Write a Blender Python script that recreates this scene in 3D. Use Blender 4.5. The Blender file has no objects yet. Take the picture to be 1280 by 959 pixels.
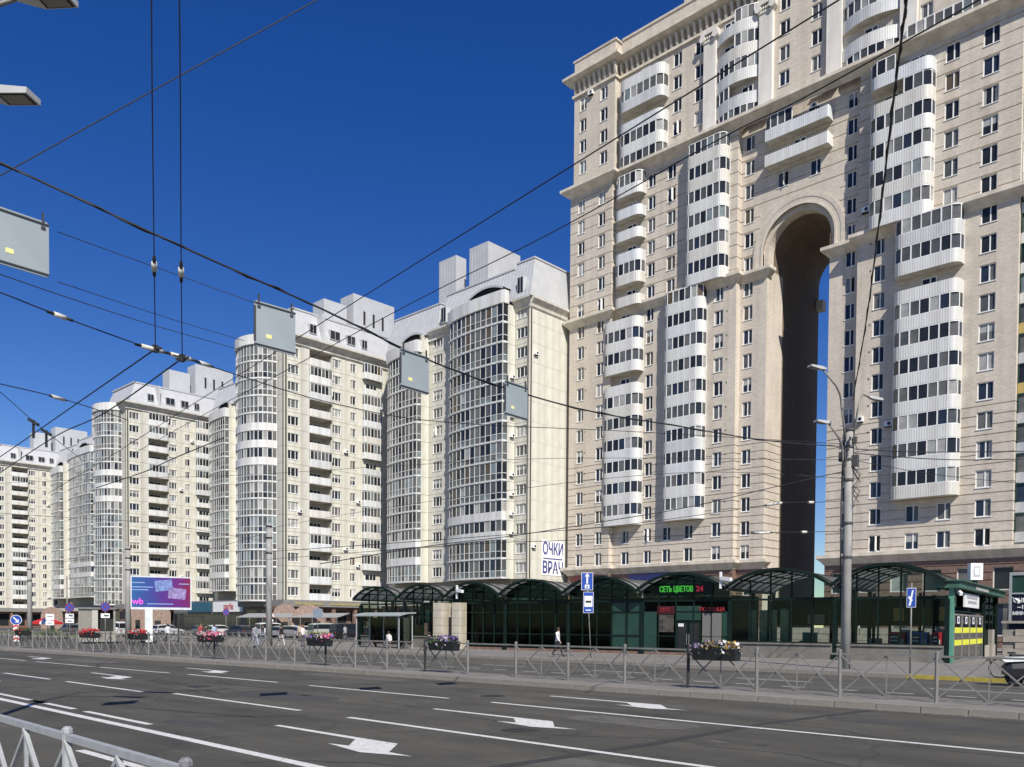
import bpy, math, random
from mathutils import Vector, Matrix
R = random.Random(7)
SC = bpy.context.scene
COL = SC.collection

# ------------------------------------------------------------------ camera, sky, sun, exposure
YAW, PITCH, ROLL = math.radians(43.55), math.radians(-1.5), math.radians(0.42)
fwd = Vector((-math.sin(YAW)*math.cos(PITCH), math.cos(YAW)*math.cos(PITCH), math.sin(PITCH)))
rt0 = Vector((math.cos(YAW), math.sin(YAW), 0)); up0 = rt0.cross(fwd)
rt = math.cos(ROLL)*rt0 + math.sin(ROLL)*up0
up = -math.sin(ROLL)*rt0 + math.cos(ROLL)*up0
cam = bpy.data.cameras.new('camera'); cam_o = bpy.data.objects.new('camera', cam); COL.objects.link(cam_o)
mw = Matrix((rt, up, -fwd)).transposed().to_4x4(); mw.translation = Vector((0, 0, 2.0))
cam_o.matrix_world = mw
cam.sensor_fit = 'HORIZONTAL'; cam.sensor_width = 36; cam.lens = 36*1050/1280
cam.shift_y = 0.2569; cam.clip_start = 0.1; cam.clip_end = 4000
SC.camera = cam_o
SUN = Vector((1.7, -1.0, 1.78)).normalized()
ELEV, AZ = math.asin(SUN.z), math.atan2(SUN.x, SUN.y)
wd = bpy.data.worlds.new("World"); SC.world = wd; wd.use_nodes = True
wn = wd.node_tree; wn.nodes.clear()
sky = wn.nodes.new('ShaderNodeTexSky'); sky.sky_type = 'NISHITA'; sky.sun_disc = False
sky.sun_elevation = ELEV; sky.sun_rotation = AZ; sky.altitude = 0
sky.air_density = 1.0; sky.dust_density = 0.0; sky.ozone_density = 4.0
hs = wn.nodes.new('ShaderNodeHueSaturation'); hs.inputs['Hue'].default_value = .52; hs.inputs['Saturation'].default_value = 1.33
bg = wn.nodes.new('ShaderNodeBackground'); bg.inputs['Strength'].default_value = 0.085
wo = wn.nodes.new('ShaderNodeOutputWorld')
wn.links.new(sky.outputs[0], hs.inputs['Color']); wn.links.new(hs.outputs[0], bg.inputs['Color'])
wn.links.new(bg.outputs[0], wo.inputs['Surface'])
sl = bpy.data.lights.new('sun', 'SUN'); sl.energy = 4.9; sl.angle = math.radians(0.53); sl.color = (1.0, 0.95, 0.86)
so = bpy.data.objects.new('sun', sl); COL.objects.link(so)
so.rotation_euler = (-SUN).to_track_quat('-Z', 'Y').to_euler(); so.location = (40, -40, 80)
SC.view_settings.view_transform = 'Standard'; SC.view_settings.look = 'None'
SC.view_settings.exposure = 0.22; SC.view_settings.gamma = 1.0
SC.cycles.max_bounces = 6; SC.cycles.diffuse_bounces = 3; SC.cycles.glossy_bounces = 3
SC.cycles.transmission_bounces = 4; SC.cycles.transparent_max_bounces = 8

# ------------------------------------------------------------------ materials
def M(name, rgb, rough=.7, metal=0., var=.12, scale=2., bump=0., spec=.5, kind=None, rgb2=None, emis=0., bscale=None):
    m = bpy.data.materials.new(name); m.use_nodes = True
    nt = m.node_tree; b = nt.nodes['Principled BSDF']
    b.inputs['Roughness'].default_value = rough; b.inputs['Metallic'].default_value = metal
    b.inputs['Specular IOR Level'].default_value = spec
    tc = nt.nodes.new('ShaderNodeTexCoord')
    no = nt.nodes.new('ShaderNodeTexNoise'); no.inputs['Scale'].default_value = scale; no.inputs['Detail'].default_value = 5
    nt.links.new(tc.outputs['Object'], no.inputs['Vector'])
    mx = nt.nodes.new('ShaderNodeMix'); mx.data_type = 'RGBA'
    c1 = rgb2 or tuple(max(0, c*(1-var)) for c in rgb)
    c2 = rgb if rgb2 else tuple(min(1, c*(1+var)) for c in rgb)
    mx.inputs[6].default_value = (*c1, 1); mx.inputs[7].default_value = (*c2, 1)
    mr = nt.nodes.new('ShaderNodeMapRange'); mr.inputs[1].default_value = .3; mr.inputs[2].default_value = .7
    nt.links.new(no.outputs['Fac'], mr.inputs[0]); nt.links.new(mr.outputs[0], mx.inputs[0])
    col = mx.outputs[2]
    if kind == 'brick':                         # masonry courses seen from far: fine mottle
        mp = nt.nodes.new('ShaderNodeMapping'); mp.inputs['Rotation'].default_value = (math.radians(90), 0, 0)
        nt.links.new(tc.outputs['Object'], mp.inputs['Vector'])
        br = nt.nodes.new('ShaderNodeTexBrick'); br.inputs['Scale'].default_value = 1.0
        br.inputs['Brick Width'].default_value = .38; br.inputs['Row Height'].default_value = .14
        br.inputs['Mortar Size'].default_value = .012; br.inputs['Bias'].default_value = 0.
        br.inputs['Color1'].default_value = (.78, .78, .78, 1); br.inputs['Color2'].default_value = (1.12, 1.1, 1.06, 1)
        br.inputs['Mortar'].default_value = (.74, .72, .7, 1)
        nt.links.new(mp.outputs[0], br.inputs['Vector'])
        m2 = nt.nodes.new('ShaderNodeMix'); m2.data_type = 'RGBA'; m2.blend_type = 'MULTIPLY'; m2.inputs[0].default_value = .55
        nt.links.new(col, m2.inputs[6]); nt.links.new(br.outputs['Color'], m2.inputs[7]); col = m2.outputs[2]
        ms = nt.nodes.new('ShaderNodeMapping'); ms.inputs['Scale'].default_value = (.9, .9, .07); nt.links.new(tc.outputs['Object'], ms.inputs['Vector'])
        n3 = nt.nodes.new('ShaderNodeTexNoise'); n3.inputs['Scale'].default_value = 1.; n3.inputs['Detail'].default_value = 7; nt.links.new(ms.outputs[0], n3.inputs['Vector'])
        r3 = nt.nodes.new('ShaderNodeValToRGB'); r3.color_ramp.elements[0].position = .34; r3.color_ramp.elements[0].color = (.80, .78, .75, 1); r3.color_ramp.elements[1].position = .56; r3.color_ramp.elements[1].color = (1, 1, 1, 1)
        nt.links.new(n3.outputs['Fac'], r3.inputs[0]); m4 = nt.nodes.new('ShaderNodeMix'); m4.data_type = 'RGBA'; m4.blend_type = 'MULTIPLY'; m4.inputs[0].default_value = .6
        nt.links.new(col, m4.inputs[6]); nt.links.new(r3.outputs[0], m4.inputs[7]); col = m4.outputs[2]
    if kind == 'stain':                         # long vertical weather streaks
        mp = nt.nodes.new('ShaderNodeMapping'); mp.inputs['Scale'].default_value = (1.1, 1.1, .09)
        nt.links.new(tc.outputs['Object'], mp.inputs['Vector'])
        n2 = nt.nodes.new('ShaderNodeTexNoise'); n2.inputs['Scale'].default_value = 1.; n2.inputs['Detail'].default_value = 6
        nt.links.new(mp.outputs[0], n2.inputs['Vector'])
        r2 = nt.nodes.new('ShaderNodeValToRGB'); r2.color_ramp.elements[0].position = .35; r2.color_ramp.elements[0].color = (.74, .72, .68, 1)
        r2.color_ramp.elements[1].position = .62; r2.color_ramp.elements[1].color = (1, 1, 1, 1)
        nt.links.new(n2.outputs['Fac'], r2.inputs[0])
        m2 = nt.nodes.new('ShaderNodeMix'); m2.data_type = 'RGBA'; m2.blend_type = 'MULTIPLY'; m2.inputs[0].default_value = .8
        nt.links.new(col, m2.inputs[6]); nt.links.new(r2.outputs[0], m2.inputs[7]); col = m2.outputs[2]
    if kind == 'asphalt':
        def layer(col, sc, mapscale, lo, hi, c0, c1, fac):
            mp = nt.nodes.new('ShaderNodeMapping'); mp.inputs['Scale'].default_value = mapscale
            nt.links.new(tc.outputs['Object'], mp.inputs['Vector'])
            n2 = nt.nodes.new('ShaderNodeTexNoise'); n2.inputs['Scale'].default_value = sc; n2.inputs['Detail'].default_value = 8
            n2.inputs['Roughness'].default_value = .65
            nt.links.new(mp.outputs[0], n2.inputs['Vector'])
            r2 = nt.nodes.new('ShaderNodeValToRGB'); r2.color_ramp.elements[0].position = lo; r2.color_ramp.elements[0].color = (c0, c0, c0, 1)
            r2.color_ramp.elements[1].position = hi; r2.color_ramp.elements[1].color = (c1, c1, c1*.97, 1)
            nt.links.new(n2.outputs['Fac'], r2.inputs[0])
            m2 = nt.nodes.new('ShaderNodeMix'); m2.data_type = 'RGBA'; m2.blend_type = 'MULTIPLY'; m2.inputs[0].default_value = fac
            nt.links.new(col, m2.inputs[6]); nt.links.new(r2.outputs[0], m2.inputs[7]); return m2.outputs[2]
        col = layer(col, .5, (.16, 1.5, 1), .3, .7, .66, 1.28, .95)      # wheel tracks along the road
        col = layer(col, .35, (1, 1, 1), .35, .65, .74, 1.2, .95)
        col = layer(col, 3.5, (.6, 1.6, 1), .56, .72, 1., 1.45, .8)       # big worn areas
        col = layer(col, 45, (1, 1, 1), .3, .7, .62, 1.42, .95)          # grit
        vo = nt.nodes.new('ShaderNodeTexVoronoi'); vo.feature = 'DISTANCE_TO_EDGE'; vo.inputs['Scale'].default_value = .16
        wp = nt.nodes.new('ShaderNodeTexNoise'); wp.inputs['Scale'].default_value = .8; wp.inputs['Detail'].default_value = 6
        va = nt.nodes.new('ShaderNodeVectorMath'); va.operation = 'MULTIPLY_ADD'; va.inputs[1].default_value = (1.6, 1.6, 0)
        nt.links.new(tc.outputs['Object'], wp.inputs['Vector']); nt.links.new(wp.outputs['Color'], va.inputs[0])
        nt.links.new(tc.outputs['Object'], va.inputs[2]); nt.links.new(va.outputs[0], vo.inputs['Vector'])
        rr = nt.nodes.new('ShaderNodeValToRGB'); rr.color_ramp.elements[0].position = .002; rr.color_ramp.elements[0].color = (.55, .55, .55, 1)
        rr.color_ramp.elements[1].position = .006; rr.color_ramp.elements[1].color = (1, 1, 1, 1)
        nt.links.new(vo.outputs['Distance'], rr.inputs[0])
        m2 = nt.nodes.new('ShaderNodeMix'); m2.data_type = 'RGBA'; m2.blend_type = 'MULTIPLY'; m2.inputs[0].default_value = .8
        nt.links.new(col, m2.inputs[6]); nt.links.new(rr.outputs[0], m2.inputs[7]); col = m2.outputs[2]
    if kind == 'worn':                          # paint worn through to the asphalt in specks
        n2 = nt.nodes.new('ShaderNodeTexNoise'); n2.inputs['Scale'].default_value = 9; n2.inputs['Detail'].default_value = 9
        n2.inputs['Roughness'].default_value = .7
        nt.links.new(tc.outputs['Object'], n2.inputs['Vector'])
        r2 = nt.nodes.new('ShaderNodeValToRGB'); r2.color_ramp.elements[0].position = .34; r2.color_ramp.elements[0].color = (.3, .3, .3, 1)
        r2.color_ramp.elements[1].position = .46; r2.color_ramp.elements[1].color = (1, 1, 1, 1)
        nt.links.new(n2.outputs['Fac'], r2.inputs[0])
        m2 = nt.nodes.new('ShaderNodeMix'); m2.data_type = 'RGBA'; m2.blend_type = 'MULTIPLY'; m2.inputs[0].default_value = .85
        nt.links.new(col, m2.inputs[6]); nt.links.new(r2.outputs[0], m2.inputs[7]); col = m2.outputs[2]
    nt.links.new(col, b.inputs['Base Color'])
    if emis:
        nt.links.new(col, b.inputs['Emission Color']); b.inputs['Emission Strength'].default_value = emis
    if bump:
        bp = nt.nodes.new('ShaderNodeBump'); bp.inputs['Strength'].default_value = bump; bp.inputs['Distance'].default_value = .02
        nb = nt.nodes.new('ShaderNodeTexNoise'); nb.inputs['Scale'].default_value = bscale or scale*6; nb.inputs['Detail'].default_value = 4
        nt.links.new(tc.outputs['Object'], nb.inputs['Vector'])
        nt.links.new(nb.outputs['Fac'], bp.inputs['Height']); nt.links.new(bp.outputs[0], b.inputs['Normal'])
    return m

BRICK = M('beige_brick', (.625, .56, .475), .85, var=.07, scale=.3, kind='brick', bump=.3, bscale=20)
BRICKB = M('shade_toned_brick', (.19, .145, .10), .85, var=.10, scale=.35, kind='brick', bump=.3, bscale=20)  # beige brick darkened: the archway's shade is put into its colour
CREAM = M('cream_concrete', (.65, .635, .55), .85, var=.05, scale=.5, kind='stain', bump=.2)
CREAMG = M('grey_concrete', (.58, .56, .50), .85, var=.06, scale=.5, kind='stain')
TRIM = M('cornice_plaster', (.70, .635, .53), .8, var=.08, scale=.8, kind='stain')
WTRIM = M('white_plaster', (.74, .71, .65), .75, var=.05, scale=1., kind='stain')
WHITE = M('white_siding', (.70, .70, .68), .5, var=.03, scale=1., kind='stain')
WHITES = [WHITE, WHITE, WHITE, M('warm_white_siding', (.66, .645, .60), .55, var=.04, kind='stain'), M('grey_white_siding', (.60, .61, .61), .5, var=.05, kind='stain'), M('cool_white_siding', (.68, .70, .71), .45, var=.03, kind='stain')]
PVC = M('white_frame', (.82, .82, .80), .4, var=.03)
JOINT = M('mortar_joint', (.30, .28, .24), .9)
def glass(n, c, ro=.08, spec=.36, var=.25): return M(n, c, ro, var=var, scale=.9, spec=spec)
G_DARK = glass('dark_glass', (.022, .025, .028)); G_BLUE = glass('bluish_glass', (.025, .034, .055))
G_MID = glass('curtained_glass', (.13, .13, .122), .12); G_LITE = glass('pale_curtain_glass', (.36, .355, .335), .15)
G_GREY = glass('grey_glass', (.085, .09, .09), .08); G_SKY = glass('sky_reflection_tint', (.19, .225, .23), .06)  # G_SKY has a sky reflection put into its base colour
G_WARM = glass('warm_room_glass', (.11, .085, .055), .1)
PANES = [G_DARK, G_BLUE, G_MID, G_LITE, G_GREY, G_SKY, G_WARM]
METALW = M('pale_roof_metal', (.50, .505, .51), .5, metal=.1, var=.06, scale=.6)
STONE = M('brown_granite', (.20, .125, .095), .6, var=.25, scale=3.)
STONEL = M('light_granite', (.38, .34, .29), .8, var=.18, scale=4., bump=.3)
DARK = M('dark_interior', (.02, .02, .02), .8)
ASPH = M('asphalt', (.069, .0645, .054), .9, var=.1, scale=.8, kind='asphalt', bump=.5, bscale=90)
ASPH2 = M('older_asphalt', (.082, .078, .068), .9, var=.1, scale=.8, kind='asphalt', bump=.5, bscale=90)
PAVE = M('pavement', (.20, .185, .165), .9, var=.15, scale=.7, bump=.3, bscale=30)
KERB = M('kerb_stone', (.26, .235, .20), .85, var=.25, scale=1.6, bump=.4)
YKERB = M('yellow_kerb_paint', (.42, .33, .06), .8, var=.2, scale=3., kind='worn')
PAINT = M('road_paint', (.62, .615, .58), .75, var=.08, scale=3., kind='worn')
GALV = M('galvanised_steel', (.235, .225, .205), .55, metal=.25, var=.15, scale=4.)
GALVB = M('painted_steel', (.36, .37, .37), .5, metal=.1, var=.12, scale=6.)
RUSTP = M('dark_post', (.03, .028, .028), .6)
CONC = M('concrete_pole', (.34, .335, .32), .85, var=.18, scale=1.5, kind='stain', bump=.3)
BLACK = M('black_rubber', (.012, .012, .013), .55, var=.1)
INSUL = M('pale_insulator', (.60, .58, .52), .4)
SIGNG = M('sign_back', (.36, .40, .40), .5, metal=.25, var=.06, scale=1.2)
STICK = M('yellow_sticker', (.75, .72, .30), .6)
GREEN = M('green_frame', (.005, .015, .011), .5, var=.2, spec=.25)
GREENL = M('light_green_frame', (.10, .28, .20), .45, var=.1)
GREENP = M('green_panel', (.018, .055, .037), .35, var=.2, scale=1.)
def thin_glass(name, tint, alpha, rough=.04, refl=(.9, .95, .93)):
    m = bpy.data.materials.new(name); m.use_nodes = True; nt = m.node_tree; nt.nodes.clear()
    o = nt.nodes.new('ShaderNodeOutputMaterial'); a = nt.nodes.new('ShaderNodeBsdfTransparent'); a.inputs[0].default_value = (*tint, 1)
    g = nt.nodes.new('ShaderNodeBsdfGlossy'); g.inputs['Roughness'].default_value = rough; g.inputs[0].default_value = (*refl, 1)
    f = nt.nodes.new('ShaderNodeFresnel'); f.inputs[0].default_value = 1.45
    no = nt.nodes.new('ShaderNodeTexNoise'); no.inputs['Scale'].default_value = 2.; ad = nt.nodes.new('ShaderNodeMath'); ad.operation = 'MULTIPLY_ADD'
    tc = nt.nodes.new('ShaderNodeTexCoord'); nt.links.new(tc.outputs['Object'], no.inputs['Vector'])
    nt.links.new(no.outputs['Fac'], ad.inputs[0]); ad.inputs[1].default_value = alpha*.4; nt.links.new(f.outputs[0], ad.inputs[2])
    x = nt.nodes.new('ShaderNodeMixShader'); nt.links.new(ad.outputs[0], x.inputs[0]); nt.links.new(a.outputs[0], x.inputs[1]); nt.links.new(g.outputs[0], x.inputs[2])
    nt.links.new(x.outputs[0], o.inputs[0]); return m
SHOPGL = thin_glass('dark_green_shop_glass', (.035, .075, .06), .10, .05, (.20, .27, .25))
CLEARGL = thin_glass('clear_glass', (.66, .78, .73), .05, .04, (.3, .36, .34))
SHELTGL = thin_glass('shelter_glass', (.80, .86, .84), .1, .04, (.5, .55, .53))
def poly_mat():
    m = bpy.data.materials.new('roof_polycarbonate'); m.use_nodes = True; nt = m.node_tree; nt.nodes.clear()
    o = nt.nodes.new('ShaderNodeOutputMaterial'); d = nt.nodes.new('ShaderNodeBsdfDiffuse'); t = nt.nodes.new('ShaderNodeBsdfTranslucent')
    no = nt.nodes.new('ShaderNodeTexNoise'); no.inputs['Scale'].default_value = 1.2; no.inputs['Detail'].default_value = 6
    tc = nt.nodes.new('ShaderNodeTexCoord'); nt.links.new(tc.outputs['Object'], no.inputs['Vector'])
    r = nt.nodes.new('ShaderNodeValToRGB'); r.color_ramp.elements[0].color = (.17, .17, .155, 1); r.color_ramp.elements[1].color = (.48, .475, .44, 1)
    r.color_ramp.elements[0].position = .35; r.color_ramp.elements[1].position = .65
    nt.links.new(no.outputs['Fac'], r.inputs[0]); nt.links.new(r.outputs[0], d.inputs[0]); nt.links.new(r.outputs[0], t.inputs[0])
    x = nt.nodes.new('ShaderNodeMixShader'); x.inputs[0].default_value = .55
    nt.links.new(d.outputs[0], x.inputs[1]); nt.links.new(t.outputs[0], x.inputs[2]); nt.links.new(x.outputs[0], o.inputs[0]); return m
POLY = poly_mat()
SBLUE = M('sign_blue', (.02, .07, .36), .4, var=.05); SWHITE = M('sign_white', (.78, .78, .76), .45, var=.04)
SRED = M('sign_red', (.55, .03, .03), .45, var=.06); NAVY = M('navy_lettering', (.03, .04, .22), .5)
BANNER = M('white_banner', (.80, .80, .79), .6, var=.03)
LEDG = M('green_led', (.09, .62, .06), .4, emis=.35); LEDR = M('red_led', (.55, .03, .05), .4, emis=.25)
REDT = M('red_lettering', (.42, .04, .05), .4); GOLD = M('gold_lettering', (.36, .31, .12), .4)
YEL = M('yellow_film', (.72, .72, .05), .5, var=.06)

# ------------------------------------------------------------------ mesh builder
class MB:
    def __init__(s): s.v = []; s.f = []; s.m = []
    def poly(s, pts, mi=0):
        n = len(s.v); s.v.extend([tuple(p) for p in pts]); s.f.append(tuple(range(n, n+len(pts)))); s.m.append(mi)
    def box(s, x0, x1, y0, y1, z0, z1, mi=0):
        n = len(s.v)
        s.v += [(x0,y0,z0),(x1,y0,z0),(x1,y1,z0),(x0,y1,z0),(x0,y0,z1),(x1,y0,z1),(x1,y1,z1),(x0,y1,z1)]
        for q in ((0,3,2,1),(4,5,6,7),(0,1,5,4),(1,2,6,5),(2,3,7,6),(3,0,4,7)):
            s.f.append(tuple(n+i for i in q)); s.m.append(mi)
    def bar(s, p, q, w, h, mi=0, upv=(0,0,1)):          # square bar from p to q
        p, q = Vector(p), Vector(q); d = (q-p).normalized(); u = Vector(upv)
        if abs(d.dot(u)) > .97: u = Vector((1,0,0))
        a = d.cross(u).normalized()*w/2; b = a.cross(d).normalized()*h/2
        n = len(s.v)
        for e in (p, q):
            for sa, sb in ((-1,-1),(1,-1),(1,1),(-1,1)): s.v.append(tuple(e+sa*a+sb*b))
        for f in ((0,1,2,3),(7,6,5,4),(0,4,5,1),(1,5,6,2),(2,6,7,3),(3,7,4,0)):
            s.f.append(tuple(n+i for i in f)); s.m.append(mi)
    def tube(s, pts, r, k=6, mi=0, cap=True):
        pts = [Vector(p) for p in pts]; rs = r if isinstance(r, (list, tuple)) else [r]*len(pts)
        n0 = len(s.v)
        for i, p in enumerate(pts):
            d = (pts[min(i+1, len(pts)-1)] - pts[max(i-1, 0)]).normalized()
            u = Vector((0,0,1)) if abs(d.z) < .95 else Vector((1,0,0))
            a = d.cross(u).normalized(); b = a.cross(d).normalized()
            for j in range(k):
                t = 2*math.pi*j/k; s.v.append(tuple(p + rs[i]*(math.cos(t)*a + math.sin(t)*b)))
        for i in range(len(pts)-1):
            for j in range(k):
                A = n0+i*k+j; B = n0+i*k+(j+1) % k
                s.f.append((A, B, B+k, A+k)); s.m.append(mi)
        if cap:
            s.f.append(tuple(n0+j for j in range(k))[::-1]); s.m.append(mi)
            s.f.append(tuple(n0+(len(pts)-1)*k+j for j in range(k))); s.m.append(mi)
    def prism(s, poly, a0, a1, axis='z', mi=0):          # extrude a 2-D outline
        def P(u, v, w): return (u, v, w) if axis == 'z' else ((u, w, v) if axis == 'y' else (w, u, v))
        n = len(poly); k = len(s.v)
        for w in (a0, a1):
            for u, v in poly: s.v.append(P(u, v, w))
        for i in range(n):
            j = (i+1) % n; s.f.append((k+i, k+j, k+n+j, k+n+i)); s.m.append(mi)
        s.f.append(tuple(range(k, k+n))[::-1]); s.m.append(mi); s.f.append(tuple(range(k+n, k+2*n))); s.m.append(mi)
    def lathe(s, prof, c=(0,0,0), k=12, mi=0):
        n0 = len(s.v)
        for r, z in prof:
            for j in range(k):
                t = 2*math.pi*j/k; s.v.append((c[0]+r*math.cos(t), c[1]+r*math.sin(t), c[2]+z))
        for i in range(len(prof)-1):
            for j in range(k):
                A = n0+i*k+j; B = n0+i*k+(j+1) % k; s.f.append((A, B, B+k, A+k)); s.m.append(mi)
        s.f.append(tuple(n0+j for j in range(k))[::-1]); s.m.append(mi)
        s.f.append(tuple(n0+(len(prof)-1)*k+j for j in range(k))); s.m.append(mi)
    def mesh(s, name, mats, smooth=False, fix=False):
        me = bpy.data.meshes.new(name); me.from_pydata(s.v, [], s.f)
        for m in (mats if isinstance(mats, (list, tuple)) else [mats]): me.materials.append(m)
        me.polygons.foreach_set('material_index', s.m)
        if smooth: me.polygons.foreach_set('use_smooth', [True]*len(s.f))
        if fix:
            import bmesh
            b = bmesh.new(); b.from_mesh(me); bmesh.ops.recalc_face_normals(b, faces=b.faces); b.to_mesh(me); b.free()
        me.update(); return me

def tag(o, label=None, cat=None, group=None, kind=None):
    if label: o['label'] = label
    if cat: o['category'] = cat
    if group: o['group'] = group
    if kind: o['kind'] = kind
    return o
def thing(name, label, cat, loc=(0,0,0), rz=0., group=None):
    o = bpy.data.objects.new(name, None); COL.objects.link(o); o.empty_display_size = .2
    o.location = loc; o.rotation_euler = (0, 0, rz); return tag(o, label, cat, group)
def obj(name, me, parent=None, loc=(0,0,0), rz=0., rot=None, mat=None, kind=None):
    """One mesh object; loc is in the parent's own space."""
    o = bpy.data.objects.new(name, me); COL.objects.link(o)
    if parent is not None: o.parent = parent
    o.location = loc; o.rotation_euler = rot if rot else (0, 0, rz)
    if mat is not None:
        o.material_slots[0].link = 'OBJECT'; o.material_slots[0].material = mat
    if kind: o['kind'] = kind
    return o
def solo(name, me, label, cat, loc=(0,0,0), rz=0., group=None): return tag(obj(name, me, None, loc, rz), label, cat, group)
def copy_tree(o, parent=None):
    c = o.copy(); COL.objects.link(c)
    if parent is not None: c.parent = parent
    for ch in list(o.children): copy_tree(ch, c)
    return c
def text_mesh(body, size, mat, ext=.02, align='CENTER', bold=0.):
    cu = bpy.data.curves.new('lettering', 'FONT'); cu.body = body; cu.size = size; cu.extrude = ext; cu.align_x = align; cu.align_y = 'CENTER'
    cu.offset = bold; cu.resolution_u = 3
    o = bpy.data.objects.new('lettering', cu); COL.objects.link(o)
    me = bpy.data.meshes.new_from_object(o.evaluated_get(bpy.context.evaluated_depsgraph_get()))
    bpy.data.objects.remove(o); me.materials.clear(); me.materials.append(mat); return me
UPR = math.radians(90)      # stands lettering upright

# ------------------------------------------------------------------ facade kit (local frame: x along wall, y into wall, z up)
def wall_mesh(name, x0, x1, z0, z1, holes=(), reveal=.28, grooves=(), gh=.11, gd=.09, mats=(BRICK,), edge=.0, rev_mi=0):
    mb = MB(); H = [h for h in holes if h[1] > x0 and h[0] < x1 and h[3] > z0 and h[2] < z1]
    gs = [g for g in grooves if z0 + .1 < g < z1 - .1]
    xs = sorted({x0, x1} | {min(max(v, x0), x1) for h in H for v in h[:2]})
    zs = sorted({z0, z1} | {min(max(v, z0), z1) for h in H for v in h[2:4]} | {g-gh/2 for g in gs} | {g+gh/2 for g in gs})
    zs = [z for i, z in enumerate(zs) if i == 0 or z - zs[i-1] > 1e-4]
    for i in range(len(zs)-1):
        za, zb = zs[i], zs[i+1]; zm = (za+zb)/2
        ing = any(abs(zm-g) < gh/2 for g in gs); y = gd if ing else 0.
        run = None
        for j in range(len(xs)-1):
            xm = (xs[j]+xs[j+1])/2
            solid = not any(h[0] < xm < h[1] and h[2] < zm < h[3] for h in H)
            if solid and run is None: run = xs[j]
            if run is not None and (not solid or j == len(xs)-2):
                xe = xs[j+1] if solid else xs[j]
                mb.poly([(run, y, za), (xe, y, za), (xe, y, zb), (run, y, zb)])
                if ing:
                    mb.poly([(run, 0, za), (xe, 0, za), (xe, y, za), (run, y, za)])
                    mb.poly([(run, y, zb), (xe, y, zb), (xe, 0, zb), (run, 0, zb)])
                run = None
    for a, b, c, d in (h[:4] for h in H):
        a, b, c, d = max(a, x0), min(b, x1), max(c, z0), min(d, z1)
        mb.poly([(a,0,c),(a,reveal,c),(a,reveal,d),(a,0,d)], rev_mi); mb.poly([(b,0,d),(b,reveal,d),(b,reveal,c),(b,0,c)], rev_mi)
        mb.poly([(a,0,c),(b,0,c),(b,reveal,c),(a,reveal,c)], rev_mi); mb.poly([(a,0,d),(a,reveal,d),(b,reveal,d),(b,0,d)], rev_mi)
    if edge:
        mb.poly([(x0,0,z0),(x0,0,z1),(x0,edge,z1),(x0,edge,z0)]); mb.poly([(x1,0,z1),(x1,0,z0),(x1,edge,z0),(x1,edge,z1)])
        mb.poly([(x0,0,z0),(x0,edge,z0),(x1,edge,z0),(x1,0,z0)]); mb.poly([(x0,0,z1),(x1,0,z1),(x1,edge,z1),(x0,edge,z1)])
    return mb.mesh(name, list(mats))
DARKROOM = M('open_dark_room', (.008, .008, .009), .9)
_win = {}
def window_meshes(w, h, split=.58, sill=True, three=False):
    key = (round(w, 2), round(h, 2), split, sill, three)
    if key in _win: return _win[key]
    mb = MB(); t = .085
    mb.box(0, t, .12, .2, 0, h); mb.box(w-t, w, .12, .2, 0, h); mb.box(t, w-t, .12, .2, 0, t); mb.box(t, w-t, .12, .2, h-t, h)
    for q in ((.3, .7) if three else ((split,) if split else ())): mb.box(w*q-.06, w*q+.06, .115, .205, t, h-t)
    if sill: mb.box(-.06, w+.06, -.07, .119, -.075, -.004)
    fr = mb.mesh('window_frame', PVC)
    pas = []
    xm = w*(.3 if three else (split or .5)); Q = lambda q, a, b, c, d, i, y=.17: q.poly([(a,y,c),(b,y,c),(b,y,d),(a,y,d)], i)
    for v in range(7):                       # plain, curtain at one side, half blind, open sash
        q = MB()
        if v < 3: Q(q, t, w-t, t, h-t, 0); ms = [G_DARK]
        elif v == 3: Q(q, t, xm, t, h-t, 0); Q(q, xm, w-t, t, h-t, 1); ms = [G_DARK, G_MID]
        elif v == 4: z = h*R.uniform(.45, .65); Q(q, t, w-t, t, z, 0); Q(q, t, w-t, z, h-t, 1); ms = [G_DARK, G_LITE]
        elif v == 5: a = w*.22; Q(q, t, a, t, h-t, 1); Q(q, a, w-a, t, h-t, 0); Q(q, w-a, w-t, t, h-t, 1); ms = [G_DARK, G_LITE]
        else: Q(q, t, xm, t, h-t, 0); Q(q, xm, w-t, t, h-t, 1, .23); q.box(xm+.06, xm+.12, -.32, .1, t, h-t, 2); ms = [G_DARK, DARKROOM, PVC]
        pas.append(q.mesh('window_pane', ms))
    _win[key] = (fr, pas); return _win[key]
def pick(w=(.42, .16, .12, .05, .15, .04, .06)):
    return R.choices(PANES, w)[0]
def put_window(parent, w, h, loc, rz=0., weights=None, split=.58, sill=True, three=False):
    fr, pa = window_meshes(w, h, split, sill, three)
    o = obj('window', fr, parent, loc, rz)
    obj('pane', R.choices(pa, (3, 3, 3, 2, 1.6, 1.6, .7))[0], o, mat=pick(weights) if weights else pick())
    return o
def arc_path(w, d, r, n=4):
    p = [(0., 0.), (0., -(d-r))]
    for i in range(1, n+1):
        t = math.pi/2*i/n; p.append((r-r*math.cos(t), -(d-r)-r*math.sin(t)))
    for i in range(0, n+1):
        t = math.pi/2*i/n; p.append((w-r+r*math.sin(t), -(d-r)-r*math.cos(t)))
    p.append((w, 0.)); return p
def bow_path(w, d, n=14, side=0.):
    return ([(0., 0.)] if side else []) + [(w*i/n, -side-d*math.sin(math.pi*i/n)**.8 if 0 < i < n else -side) for i in range(n+1)] + ([(w, 0.)] if side else [])
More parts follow.
